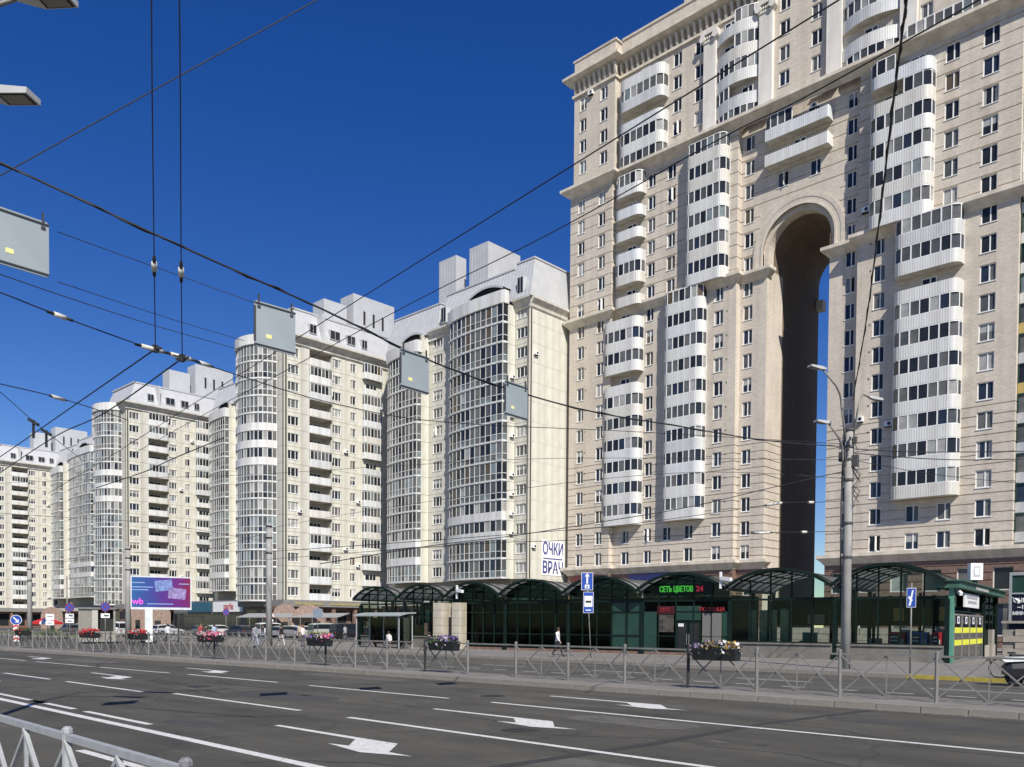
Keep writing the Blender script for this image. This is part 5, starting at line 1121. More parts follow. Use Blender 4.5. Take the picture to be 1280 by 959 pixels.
# ------------------------------------------------------------------ guard rails
def guard_rail(root, pts, post_h, rail_h, zb, r_post, dark=(), open_span=(), rail=.05, mats=(GALV, GALV)):
    """Posts at pts; between them a top rail, a middle bar and two crossed braces each side of it."""
    mem = {}
    q = MB(); q.lathe([(r_post, 0), (r_post, post_h-.05), (r_post*1.15, post_h-.05), (r_post*1.15, post_h-.02), (r_post*.6, post_h)], k=8) if r_post < .06 else (q.box(-r_post, r_post, -r_post, r_post, 0, post_h-.04), q.box(-r_post*1.2, r_post*1.2, -r_post*1.2, r_post*1.2, post_h-.04, post_h), q.box(-r_post*1.6, r_post*1.6, -r_post*1.6, r_post*1.6, 0, .015))
    pm = q.mesh('post', mats[0]); br = R
    for i, p in enumerate(pts):
        obj('post', pm, root, (p[0], p[1], zb), R.uniform(-.05, .05), mat=RUSTP if i in dark else None)
        if i == len(pts)-1: break
        n = pts[i+1]; L = math.hypot(n[0]-p[0], n[1]-p[1]); a = math.atan2(n[1]-p[1], n[0]-p[0]); key = round(L, 1)
        op = i in open_span
        if key not in mem:
            m = {}
            q = MB(); q.bar((.03, 0, rail_h), (L-.03, 0, rail_h), rail, rail); m['rail'] = q.mesh('rail', mats[1])
            q = MB(); q.bar((L/2, 0, .12), (L/2, 0, rail_h-.02), .028, .028); m['middle_bar'] = q.mesh('middle_bar', mats[1])
            for j in range(2):
                x0, x1 = L*j/2+.03, L*(j+1)/2-.02
                q = MB(); q.bar((x0, -.018, rail_h-.03), (x1, -.018, .1), .034, .034); m['brace', j, 0] = q.mesh('brace', mats[1])
                q = MB(); q.bar((x0, .018, .1), (x1, .018, rail_h-.03), .034, .034); m['brace', j, 1] = q.mesh('brace', mats[1])
            q = MB(); q.bar((.03, 0, .1), (L-.03, 0, .1), .03, .03); m['low'] = q.mesh('rail', mats[1])
            mem[key] = m
        m = mem[key]; loc = (p[0], p[1], zb)
        obj('rail', m['rail'], root, loc, a)
        if op: continue
        obj('rail', m['low'], root, loc, a); obj('middle_bar', m['middle_bar'], root, loc, a)
        for j in range(2):
            for s in range(2): obj('brace', m['brace', j, s], root, loc, a)
fx = [-2.2, -4.4, -6.7, -9.05, -11.35, -13.5, -15.75, -18.0, -20.3, -22.65, -24.95, -27.2, -29.2, -31.2]
while fx[-1] > -84: fx.append(fx[-1]-2.25)
fpts = [(x, kerb_y(x)+1.45) for x in fx]
mf = thing('guard_rail', 'grey steel guard rail with crossed braces along the median', 'fence', (fx[0], fpts[0][1], 0))
guard_rail(mf, [(a-fx[0], b-fpts[0][1]) for a, b in fpts], 1.26, 1.14, .145, .048, dark=(5, 10, 13, 17, 22), open_span=(8,))
npt = [(-4.72, 2.22), (-6.72, 2.25), (-8.72, 2.28), (-10.72, 2.3)]
nf = thing('guard_rail', 'pale painted guard rail in the near left corner', 'fence', (-4.72, 2.22, 0))
guard_rail(nf, [(a+4.72, b-2.22) for a, b in npt], 1.07, .99, .145, .036, rail=.05, mats=(GALVB, GALVB))
for o in nf.children:
    if o.name.startswith('post') and abs(o.location.x) < .1: o.material_slots[0].link = 'OBJECT'; o.material_slots[0].material = M('weathered_post', (.16, .16, .17), .7, var=.4, scale=20)
ff = thing('guard_rail', 'far guard rail along the opposite pavement at the left', 'fence', (-62, 36., 0))
guard_rail(ff, [(-2.25*k, 0) for k in range(17)], 1.1, 1.0, .145, .045)

# ------------------------------------------------------------------ flower troughs on the rail
def flower_mesh(w, cols, seed, n=260, hang=.25):
    rr = random.Random(seed); q = MB()
    for i in range(n):
        x = rr.uniform(-w/2, w/2); y = rr.gauss(0, .13); h = rr.uniform(-hang if abs(y) > .12 else 0, .22)*(1-abs(2*x/w)**3*.5)
        c = rr.choices(range(len(cols)), [k[1] for k in cols])[0] if rr.random() < .3 else min(len(cols)-1, int((x/w+.5+rr.uniform(-.12, .12))*len(cols)) % len(cols))
        s = rr.uniform(.025, .06); a = Vector((rr.gauss(0, 1), rr.gauss(0, 1), rr.gauss(0, 1))).normalized(); b = a.cross(Vector((rr.gauss(0, 1), rr.gauss(0, 1), rr.gauss(0, 1)))).normalized()
        p = Vector((x, y, h)); q.poly([p+a*s, p+b*s, p-a*s, p-b*s], c)
    for i in range(70):
        p = Vector((rr.uniform(-w/2, w/2), rr.gauss(0, .12), rr.uniform(-.12, .2))); a = Vector((rr.gauss(0, 1), rr.gauss(0, 1), rr.gauss(0, .7))).normalized()*.08; b = a.cross(Vector((0, 0, 1)))*.5
        q.poly([p-a, p+b, p+a, p-b], len(cols))
    return q.mesh('flowers', [k[0] for k in cols]+[LEAF])
LEAF = M('leaf', (.045, .10, .025), .7, var=.5, scale=9)
F_RED = M('red_petal', (.55, .02, .035), .6, var=.3, scale=9); F_PNK = M('pink_petal', (.75, .16, .27), .6, var=.3, scale=9); F_PUR = M('purple_petal', (.16, .07, .38), .6, var=.3, scale=9)
F_LIL = M('lilac_petal', (.40, .33, .45), .6, var=.3, scale=9); F_WHT = M('white_petal', (.62, .62, .6), .6); F_YEL = M('yellow_petal', (.36, .24, .05), .6, var=.35, scale=9); F_OCH = M('ochre_petal', (.20, .13, .04), .6, var=.4, scale=9)
TROUGH = M('black_trough', (.012, .014, .014), .55, var=.3)
def trough(x, w, cols, label, seed, loose=1.):
    t = thing('flower_trough', label, 'planter', (x, kerb_y(x)+1.36, 1.0), kerb_rot(x), group='flower troughs hung on the median rail')
    q = MB(); q.prism([(-.16, 0), (.16, 0), (.22, .34), (-.22, .34)], -w/2, w/2, 'x'); q.bar((-w*.3, .15, .25), (-w*.3, .02, .3), .04, .04); obj('trough', q.mesh('trough', TROUGH), t)
    obj('flowers', flower_mesh(w*1.04, cols, seed), t, (0, 0, .36), kind='stuff')
trough(-12.55, 1.35, [(F_LIL, 1), (F_LIL, 1), (F_OCH, .6), (F_WHT, .7), (F_YEL, 1), (F_OCH, 1)], 'flower trough with lilac, white and ochre blooms, nearest on the rail', 1)
trough(-23.8, 1.3, [(LEAF, 1), (F_LIL, 1), (F_PUR, .5)], 'flower trough with dull purple blooms before the cream stone piers', 2)
trough(-31.5, 1.35, [(F_PUR, 1), (LEAF, 1), (F_WHT, .3), (F_PNK, 1)], 'flower trough trailing purple at one end and pink at the other', 3)
trough(-40.4, 1.9, [(F_WHT, 1), (F_PNK, 1), (F_PNK, 1)], 'flower trough with white and bright pink blooms', 4)
trough(-47.9, 1.8, [(F_RED, 1), (F_WHT, .4), (F_RED, 1)], 'flower trough with red and white blooms before the screen pillar', 5)
trough(-54.0, 2.0, [(F_RED, 1), (F_RED, 1)], 'flower trough full of red blooms before the grey kiosk', 6)
trough(-64.0, 2.0, [(LEAF, 1), (F_RED, .2), (LEAF, 1)], 'green leafy trough with few blooms left of the red one', 7)
trough(-72.0, 2.0, [(LEAF, 1), (F_WHT, .15), (LEAF, 1)], 'farthest leafy trough at the left border', 8)
# ------------------------------------------------------------------ poles, lamps, signs
def pole(name, label, x, y, h, r0, r1, cat='lamp post', mat=CONC, group=None):
    t = thing(name, label, cat, (x, y, .145), group=group)
    q = MB(); q.tube([(0, 0, 0), (0, 0, h*.5), (0, 0, h)], [r0, (r0+r1)/2, r1], 14); obj('shaft', q.mesh('shaft', mat, True), t); return t
LHEAD = M('lamp_housing', (.46, .46, .45), .45)
def lamp_head(parent, p, d, L=.75, w=.3):
    """flat LED head at p pointing along d, housing pale, lens below"""
    d = Vector(d).normalized(); s = d.cross(Vector((0, 0, 1))).normalized(); u = s.cross(d)
    q = MB(); P = lambda a, b, c: tuple(d*a+s*b+u*c)
    prof = [(-.15, .06, .02, .10), (.12, w*.4, -.03, .10), (.25, w*.5, -.05, .07), (L, w*.5, -.05, .03)]
    for (a0, h0, l0, t0), (a1, h1, l1, t1) in zip(prof, prof[1:]):
        c0 = [P(a0, -h0, l0), P(a0, h0, l0), P(a0, h0, t0), P(a0, -h0, t0)]; c1 = [P(a1, -h1, l1), P(a1, h1, l1), P(a1, h1, t1), P(a1, -h1, t1)]
        for i in range(4): q.poly([c0[i], c1[i], c1[(i+1) % 4], c0[(i+1) % 4]])
    q.poly(c1[::-1]); q.poly([P(-.15, -.06, .02), P(-.15, .06, .02), P(-.15, .06, .10), P(-.15, -.06, .10)])
    o = obj('lamp_head', q.mesh('lamp_head', LHEAD, fix=True), parent, p)
    q = MB(); q.poly([P(.28, -w*.42, -.056), P(L-.03, -w*.42, -.056), P(L-.03, w*.42, -.056), P(.28, w*.42, -.056)]); q.poly([P(.32, -w*.36, -.06), P(L-.07, -w*.36, -.06), P(L-.07, w*.36, -.06), P(.32, w*.36, -.06)], 1)
    obj('lamp_lens', q.mesh('lamp_lens', [BLACK, M('lamp_lens', (.22, .21, .17), .3)]), o); return o
lp = pole('lamp_post', 'tall concrete lamp post with three lamp arms before the pavilion at the right', -14.95, 37.2, 10.6, .215, .165)
fw2 = Vector((fwd.x, fwd.y, 0)).normalized(); rt2 = Vector((rt0.x, rt0.y, 0))
road_d = Vector((-.25, -1, 0)).normalized()
for (a, b, c), dr in ((((-.10, -.1, 10.0), (-.2, -.55, 12.0), (-.5, -1.7, 12.9)), (-.5, -1, .15)), (((-.12, -.1, 8.4), (-.18, -.3, 9.8), (-.34, -1.36, 10.62)), (-.5, -1, .12)), (((.12, .1, 10.2), (.35, .3, 12.0), (.5, 1.15, 12.05)), (.5, 1, .0))):
    q = MB(); pts = [Vector(a), Vector(a).lerp(Vector(b), .6), Vector(b), Vector(b).lerp(Vector(c), .25)+Vector((0, 0, .12)), Vector(c)]
    q.tube(pts, [.055, .05, .045, .04, .035], 8); arm = obj('lamp_arm', q.mesh('lamp_arm', GALV, True), lp)
    lamp_head(arm, c, dr, .7 if c[0] < 0 else .55, .28)
q = MB(); 
for z, r in ((10.5, .22), (9.75, .22), (9.2, .22), (8.3, .23), (6.4, .235), (4.9, .24)): q.lathe([(r, z), (r, z+.09)], k=12)
for i in range(7): q.box(-.12+.04*i, -.06+.04*i, -.32, -.2, 8.7+.22*i, 8.86+.22*i)
q.box(-.42, -.2, -.1, .12, 9.2, 9.6); q.box(.18, .42, -.1, .1, 8.9, 9.4); q.box(.2, .34, -.1, .05, 9.9, 10.2)
obj('fittings', q.mesh('fittings', M('pole_fittings', (.07, .07, .07), .6)), lp)
q = MB()
rr = random.Random(11)
for i in range(9):
    z = rr.uniform(7.6, 10.2); a = rr.uniform(-.3, 1.2); q.tube([(.18*math.cos(a), .18*math.sin(a), z), (.5*math.cos(a), .5*math.sin(a), z-.25-rr.random()*.3), (.2*math.cos(a)+.05, .2*math.sin(a)-.1, z-.7-rr.random()*.6)], .018, 4)
q.tube([(-.24, -.05, 10), (-.28, -.06, 7), (-.25, -.04, 3)], .03, 5)
obj('cable_loops', q.mesh('cable_loops', BLACK), lp)
def small_lamp_pole(x, y, h, r, label, arm=True):
    t = pole('lamp_post', label, x, y, h, r, r*.75)
    if arm:
        q = MB(); q.tube([(0, 0, h-.2), (.0, .02, h+.6), (.3, .2, h+1.0), (.9, .55, h+1.05)], [.07, .06, .05, .045], 7); a = obj('lamp_arm', q.mesh('lamp_arm', GALV, True), t)
        lamp_head(a, (.95, .58, h+1.05), (1, .6, .0), .8, .34)
    q = MB(); 
    for z in (h-.3, h-1.2, h-2.4): q.lathe([(r*.95, z), (r*.95, z+.1)], k=10)
    obj('fittings', q.mesh('fittings', BLACK), t)
small_lamp_pole(-59.7, 34.9, 9.7, .27, 'bare concrete post between the pink trough and the road triangle', False)
small_lamp_pole(-87.6, 35.2, 9.5, .30, 'bare concrete post just left of the advertising screen', False)
small_lamp_pole(-97., 28.9, 8.4, .27, 'concrete post with a bent lamp arm nearest the left border')
pole('street_post', 'slim dark steel post left of the grey kiosk', -88., 37.5, 8.0, .09, .07, 'post', GALV)
pole('street_post', 'slim steel post above the striped traffic island marker', -93., 31.2, 6.5, .08, .06, 'post', GALV)
# two lamp heads reaching in from the near roadside post, its base outside the picture
nl = thing('lamp_post', 'near lamp post outside the frame, two lamp heads showing at the upper left', 'lamp post', (-15.3, 2.6, .145))
q = MB(); q.tube([(0, 0, 0), (0, 0, 8.0)], [.12, .09], 10); q.tube([(0, 0, 7.9), (.2, .15, 9.2), (1.35, 1.0, 9.42)], .035, 7); q.tube([(0, 0, 7.9), (.2, .3, 10.4), (1.6, 1.35, 10.78)], .035, 7); obj('shaft', q.mesh('shaft', GALV, True), nl)
lamp_head(nl, (1.38, 1.02, 9.36), (.82, .62, -.06), .75, .3); lamp_head(nl, (1.72, 1.42, 10.76), (.8, .6, -.03), .75, .3)

# grey lane signs seen from behind, hung on the cross cable
for (y, z, lab) in ((4.05, 7.60, 'grey back of a hanging lane sign, leftmost, cut by the picture border'), (8.28, 7.42, 'grey back of a hanging lane sign beside the round glazed tower top'), (11.6, 7.36, 'grey back of a hanging lane sign over the left bay of the nearest cream block'), (14.75, 7.37, 'grey back of a hanging lane sign, smallest and rightmost')):
    t = thing('lane_sign', lab, 'hanging sign', (-13.95, y, z), math.radians(R.uniform(-3, 3)), group='lane signs hung over the road')
    q = MB(); h = .41
    c = [(-h*.93, -h), (h*.93, -h), (h, -h*.9), (h, h*.9), (h*.93, h), (-h*.93, h), (-h, h*.9), (-h, -h*.9)]
    q.prism(c, -.012, .012, 'x'); obj('plate', q.mesh('plate', SIGNG), t)
    q = MB(); q.box(.013, .03, -h, h, h-.05, h-.03); q.box(.013, .03, -h, h, -h+.03, -h+.05); q.box(.013, .03, -h-.02, -h+.02, -h+.1, h-.1)
    for yy in (-h*.8, h*.8): q.box(.0, .03, yy-.012, yy+.012, h-.02, h+.12); q.box(.013, .03, yy-.03, yy+.03, h-.12, h-.08)
    obj('hanger', q.mesh('hanger', M('sign_clamp', (.05, .05, .05), .6)), t)
    q = MB(); q.box(.0125, .016, -h*.45, -h*.18, -.22, -.15); obj('sticker', q.mesh('sticker', STICK), t)

def sign_post(label, x, y, h, parts, face=(0, -1), tilt=0., r=.03, cat='road sign', mat=GALV):
    """parts: (shape, w, h, z, mats, extra) drawn facing the camera side"""
    a = math.atan2(-(0-x), -(0-y)) ; rz = math.atan2(x-0, 0-y)*1.0
    t = thing('road_sign', label, cat, (x, y, .145), 0.)
    q = MB(); q.tube([(0, 0, 0), (tilt*h, 0, h)], r, 8); obj('post', q.mesh('post', mat, True), t)
    return t
FACE = lambda x, y: math.atan2(x, -y) if False else math.atan2(-x, y)     # z rotation so that -Y looks at the camera
def plate(t, shape, w, h, z, layers, rz, x=0., name='sign_plate'):
    q = MB(); mats = []
    for i, (kind, mt, *a) in enumerate(layers):
        y0 = -.05-.004*i; y1 = y0+.0035 if i else -.03
        if kind == 'rect': ax, az, aw, ah = a or (0, 0, w, h); c = [(ax-aw/2, az-ah/2), (ax+aw/2, az-ah/2), (ax+aw/2, az+ah/2), (ax-aw/2, az+ah/2)]
        elif kind == 'disc': rr_, = a; c = [(rr_*math.cos(k*math.pi/10), rr_*math.sin(k*math.pi/10)) for k in range(20)]
        elif kind == 'tri': rr_, = a; c = [(rr_*math.sin(k*2*math.pi/3), rr_*math.cos(k*2*math.pi/3)) for k in range(3)][::-1]
        else: c = a[0]
        q.prism([(u, v) for u, v in c], y0, y1, 'y', len(mats)); mats.append(mt)
    return obj(name, q.mesh(name, mats, fix=True), t, (x, 0, z), rz)
def sp(label, x, y, h, cat='road sign', tilt=0., r=.032, group=None):
    t = thing('road_sign', label, cat, (x, y, .145), FACE(x, y), group=group)
    q = MB(); q.tube([(0, 0, 0), (tilt, 0, h)], r, 8); obj('post', q.mesh('post', GALV, True), t); return t
SBLACK = M('sign_black', (.015, .015, .015), .5)
t = sp('two stacked blue bus stop signs on a leaning white post', -29.8, 37.9, 4.9, tilt=-.28)
plate(t, '', 0, 0, 4.35, [('rect', SWHITE, 0, 0, .66, 1.0), ('rect', SBLUE, 0, 0, .61, .95), ('rect', SWHITE, 0, .12, .1, .5), ('poly', SWHITE, [(-.14, .28), (.14, .28), (0, .48)]), ('rect', SWHITE, 0, -.3, .26, .22), ('rect', SBLUE, 0, -.32, .08, .12)], 0, -.25)
plate(t, '', 0, 0, 3.15, [('rect', SWHITE, 0, 0, .58, 1.2), ('rect', SBLUE, 0, 0, .54, 1.16), ('rect', SWHITE, 0, .06, .46, .62), ('rect', SBLACK, 0, .04, .32, .12), ('rect', SWHITE, 0, -.44, .3, .06)], 0, -.17)
t = sp('blue square sign with a white arrow on a grey post before the pavilion doors', -11.65, 35.5, 3.65)
plate(t, '', 0, 0, 3.05, [('rect', SWHITE, 0, 0, .34, .78), ('rect', SBLUE, 0, 0, .31, .74), ('poly', SWHITE, [(-.1, -.32), (-.02, -.32), (.08, .3), (.02, .3)]), ('poly', SWHITE, [(-.12, .0), (.0, -.18), (.05, -.1), (-.08, .08)])], 0)
SRED2 = M('sign_dull_red', (.22, .02, .05), .45)
NOS = lambda: [('disc', SRED2, .35), ('disc', SBLUE, .30), ('poly', SRED2, [(-.23, -.19), (-.19, -.23), (.23, .19), (.19, .23)]), ('poly', SRED2, [(-.23, .19), (-.19, .23), (.23, -.19), (.19, -.23)])]
for lab, x, y in (('no stopping sign with two white plates left of the grey kiosk', -71.3, 24.1), ('no stopping sign with a tow plate right of the grey kiosk', -65.4, 24.6)):
    t = sp(lab, x, y, 3.2); plate(t, '', 0, 0, 2.95, NOS(), 0); plate(t, '', 0, 0, 2.3, [('rect', SWHITE, 0, 0, .6, .34), ('rect', SBLACK, .08, 0, .3, .1)], 0)
    if x < -70: plate(t, '', 0, 0, 1.9, [('rect', SWHITE, 0, 0, .6, .34), ('rect', SBLACK, 0, -.03, .3, .08)], 0)
t = sp('white triangle sign with a black bar beside the bare post', -63.7, 37.3, 3.0); plate(t, '', 0, 0, 2.6, [('tri', SRED, .52), ('tri', SWHITE, .46), ('rect', SBLACK, 0, -.2, .5, .07)], 0); plate(t, '', 0, 0, 2.05, [('rect', SWHITE, 0, 0, .6, .2)], 0)
t = sp('blue grey back of a square sign before the shop canopy', -79.4, 52.4, 3.5); plate(t, '', 0, 0, 2.95, [('rect', M('sign_back_blue', (.16, .20, .25), .5), 0, 0, 1.0, 1.0)], 0)
t = sp('white double plate sign right of the striped island marker', -75.5, 24.0, 2.6); plate(t, '', 0, 0, 2.2, [('rect', SWHITE, 0, 0, .62, .5), ('rect', SBLACK, 0, .05, .4, .05)], 0); plate(t, '', 0, 0, 1.7, [('rect', SWHITE, 0, 0, .6, .35), ('rect', SBLACK, 0, 0, .34, .05)], 0)
t = sp('round no entry style blue sign behind the screen pillar', -84, 44, 3.2); plate(t, '', 0, 0, 2.95, NOS(), 0)
t = thing('road_sign', 'round blue keep right sign over a red and white striped marker', 'road sign', (-85.0, 24.2, .145), FACE(-85, 24.2))
q = MB(); q.box(-.22, .22, -.08, .08, 0, 1.5, 0)
for i in range(4): q.prism([(-.22, .1+i*.38), (0, .22+i*.38), (.22, .1+i*.38), (.22, .28+i*.38), (0, .4+i*.38), (-.22, .28+i*.38)], -.09, -.081, 'y', 1)
obj('striped_marker', q.mesh('striped_marker', [SWHITE, SRED]), t); plate(t, '', 0, 0, 1.95, [('disc', SWHITE, .46), ('disc', SBLUE, .42), ('poly', SWHITE, [(-.25, .2), (-.18, .27), (.12, -.02), (.2, .06), (.2, -.25), (-.1, -.22), (.02, -.12)])], 0)

# ------------------------------------------------------------------ advertising screen, kiosk, shelter
sc_ = thing('led_billboard', 'purple and blue advertising screen on a pale pillar', 'billboard', (-77.1, 34., .145), FACE(-77, 34))
q = MB(); q.box(-1.4, -.75, -.25, .25, 0, 3.05); obj('pillar', q.mesh('pillar', M('pale_pillar', (.62, .66, .64), .6)), sc_)
q = MB(); W2, Z0, Z1 = 2.5, 3.1, 5.95
q.box(-W2-.1, W2+.1, -.05, .3, Z0-.1, Z1+.1); cab = obj('cabinet', q.mesh('cabinet', M('pale_cabinet', (.60, .62, .64), .5)), sc_)
def screen_mat():
    m = M('screen_image', (.3, .1, .5), .35, emis=.06); nt = m.node_tree; b = nt.nodes['Principled BSDF']; tc = nt.nodes['Texture Coordinate']
    sx = nt.nodes.new('ShaderNodeSeparateXYZ'); nt.links.new(tc.outputs['Object'], sx.inputs[0])
    no = nt.nodes.new('ShaderNodeTexNoise'); no.inputs['Scale'].default_value = .5; nt.links.new(tc.outputs['Object'], no.inputs['Vector'])
    a = nt.nodes.new('ShaderNodeMath'); a.operation = 'MULTIPLY_ADD'; a.inputs[1].default_value = .185; a.inputs[2].default_value = .28; nt.links.new(sx.outputs[0], a.inputs[0])
    d = nt.nodes.new('ShaderNodeMath'); d.operation = 'MULTIPLY_ADD'; d.inputs[1].default_value = .45; nt.links.new(no.outputs['Fac'], d.inputs[0]); nt.links.new(a.outputs[0], d.inputs[2])
    r = nt.nodes.new('ShaderNodeValToRGB'); e = r.color_ramp.elements; e[0].position = .05; e[0].color = (.02, .09, .26, 1); e[1].position = 1.; e[1].color = (.17, .008, .045, 1)
    for p, c in ((.35, (.035, .05, .24, 1)), (.55, (.075, .02, .19, 1)), (.8, (.12, .01, .15, 1))): k = r.color_ramp.elements.new(p); k.color = c
    nt.links.new(d.outputs[0], r.inputs[0]); nt.links.new(r.outputs[0], b.inputs['Base Color']); nt.links.new(r.outputs[0], b.inputs['Emission Color']); return m
q = MB(); q.box(-W2, W2, -.07, -.051, Z0+.12, Z1); scr = obj('screen', q.mesh('screen', screen_mat()), sc_)
PK = M('pink_print', (.70, .10, .62), .4, emis=.1); LIL = M('lilac_print', (.26, .20, .40), .4, var=.4, scale=3); SKYP = M('blue_print', (.16, .22, .45), .4, var=.4, scale=3)
obj('lettering', text_mesh('wb', .78, PK, .006, bold=.02), scr, (-2.0, -.08, Z0+.62), rot=(UPR, 0, 0))
for cx, cz, a, mt in ((.2, Z1-.72, -.12, SKYP), (1.35, Z1-1.45, .1, LIL)):
    q = MB(); q.box(-.75, .75, -.004, .004, -.5, .5); obj('picture_card', q.mesh('picture_card', mt), scr, (cx, -.08, cz), rot=(0, a, 0))
q = MB(); 
for i, (a, b, z) in enumerate(((-2.5, -1.4, 2.35), (-2.5, -.7, 1.95), (-2.5, -1.1, 1.7), (-1.2, 1., .42), (1.5, 2.4, 2.3))): q.box(a, b, -.078, -.071, Z0+z-.04, Z0+z+.04)
obj('print_line', q.mesh('print_line', M('faint_print', (.25, .35, .62), .4)), scr)
kk = thing('street_kiosk', 'grey flat roofed street kiosk with a dark opening behind the red flower trough', 'kiosk', (-80.4, 29.5, .145), FACE(-80.4, 29.5)); kk.scale = (.88, .88, 1)
KG = M('kiosk_grey', (.27, .26, .23), .8, var=.1, kind='stain'); q = MB(); q.box(-1.7, -.45, 0, 3, 0, 2.95, 0); q.box(-.45, .1, -.04, 3, 0, 2.96, 1); q.box(.1, 1.65, .9, 3, 0, 2.95, 2); q.box(.1, 1.65, 0, .9, 0, .95, 0); q.box(1.55, 1.75, -.02, .9, 0, 2.95, 0); q.box(-1.75, 1.8, -.15, 3.1, 2.96, 3.15, 3)
obj('wall', q.mesh('kiosk_wall', [KG, M('kiosk_pale', (.42, .41, .36), .7), DARK, M('kiosk_roof', (.15, .15, .145), .7)]), kk)
q = MB(); q.box(-1.2, -.2, 0, .3, 3.15, 3.22); q.box(.6, .65, 0, .05, 3.15, 3.6); obj('roof_fittings', q.mesh('roof_fittings', DARK), kk)
sh = thing('bus_shelter', 'glass bus shelter with a pale curved roof before the pavilion', 'bus shelter', (-51.2, 38.9, .145), math.radians(4))
q = MB(); n = 10; w, dp = 5.2, 1.7
for i in range(n):
    a, b = dp*i/n, dp*(i+1)/n; f = lambda v: 2.5+.22*math.sin(v/dp*math.pi*.6)
    q.poly([(-w/2, a, f(a)), (w/2, a, f(a)), (w/2, b, f(b)), (-w/2, b, f(b))]); q.poly([(w/2, a, f(a)-.09), (-w/2, a, f(a)-.09), (-w/2, b, f(b)-.09), (w/2, b, f(b)-.09)])
    for x in (-w/2, w/2): q.poly([(x, a, f(a)-.09), (x, b, f(b)-.09), (x, b, f(b)), (x, a, f(a))])
q.poly([(-w/2, 0, 2.41), (w/2, 0, 2.41), (w/2, 0, 2.5), (-w/2, 0, 2.5)])
obj('roof', q.mesh('shelter_roof', M('shelter_roof', (.34, .37, .36), .4)), sh)
for x in (-2.4, -.8, .8, 2.4):
    for y in ((.15, 1.5) if abs(x) > 1 else (1.5,)): q = MB(); q.tube([(x, y, 0), (x, y, 2.45)], .045, 8); obj('post', q.mesh('post', GALVB), sh)
for a, b in ((-2.35, -.85), (-.75, .75), (.85, 2.35)): q = MB(); q.box(a, b, 1.49, 1.51, .3, 2.3); obj('pane', q.mesh('shelter_pane', SHELTGL), sh)
for x in (-2.4, 2.4): q = MB(); q.box(x-.01, x+.01, .25, 1.4, .3, 2.3); obj('pane', q.mesh('shelter_pane', SHELTGL), sh)
q = MB(); q.box(-1.6, 1.6, .95, 1.4, .42, .48); q.box(-1.5, -1.42, 1, 1.35, 0, .42); q.box(1.42, 1.5, 1, 1.35, 0, .42); obj('bench', q.mesh('bench', M('dark_wood', (.08, .06, .045), .7)), sh)

# ------------------------------------------------------------------ cables
CABLE = M('black_cable', (.016, .016, .018), .6); THIN = M('grey_wire', (.035, .037, .042), .6)
def spline(pts, k=5):
    P = [Vector(p) for p in pts]; out = []
    for i in range(len(P)-1):
        p0, p1, p2, p3 = P[max(i-1, 0)], P[i], P[i+1], P[min(i+2, len(P)-1)]
        for j in range(k):
            t = j/k; out.append(.5*((2*p1)+(p2-p0)*t+(2*p0-5*p1+4*p2-p3)*t*t+(3*p1-p0-3*p2+p3)*t**3))
    return out+[P[-1]]
for lab, r, pts in WIRES:
    o = pts[0]; P = [(p[0]-o[0], p[1]-o[1], p[2]-o[2]) for p in pts]
    t = thing('overhead_cable', lab, 'cable', o)
    q = MB(); c = spline(P) if len(P) > 2 else [Vector(p) for p in P]
    q.tube(c, r, 5)
    if 'twisted' in lab:
        rr = random.Random(2); 
        c2 = [p+Vector((.03*math.sin(i*1.9), .03*math.cos(i*1.9), .02*math.sin(i*1.1))) for i, p in enumerate(spline(P, 9))]; q.tube(c2, r*.7, 5)
    obj('strand', q.mesh('strand', THIN if r < .0125 else CABLE, True), t)
    def insul(i, frac=0., n=4, L=.5, rad=.05):
        a, b = Vector(P[i]), Vector(P[i+1]); d = (b-a).normalized(); m = a.lerp(b, frac)
        q = MB(); q.tube([m-d*L/2, m+d*L/2], rad, 8, 0); q.tube([m-d*(L/2+.12), m-d*L/2], rad*.6, 6, 1); q.tube([m+d*L/2, m+d*(L/2+.12)], rad*.6, 6, 1)
        obj('insulator', q.mesh('insulator', [INSUL, RUSTP], True), t)
    if 'upright feeder' in lab: insul(2, 0, L=.16, rad=.05)
    if 'steel span wire' in lab: insul(2, 0, L=.22, rad=.045); insul(3, .12, L=.4, rad=.045); insul(3, .75, L=.4, rad=.045); insul(4, .25, L=.3, rad=.04)
    if 'pale strain' in lab: insul(2, .25, L=.6, rad=.05)
    if 'pale insulators' in lab: insul(1, .1, L=.25, rad=.06); insul(2, .1, L=.7, rad=.06)
    if 'hanging clamps' in lab:
        for i in (2, 3):
            q = MB(); a = Vector(P[i]); q.bar(a+Vector((0, 0, .05)), a-Vector((0, 0, .55)), .07, .07); q.bar(a-Vector((.15, .1, -.08)), a+Vector((.15, .1, -.12)), .09, .09); obj('clamp', q.mesh('clamp', RUSTP), t)
    if 'joint' in lab and 'running from' in lab:
        q = MB(); q.box(-.05, .05, -.05, .05, -.06, .07); q.bar((-.14, -.06, 0), (.14, .06, 0), .035, .035); obj('clamp', q.mesh('clamp', RUSTP), t)

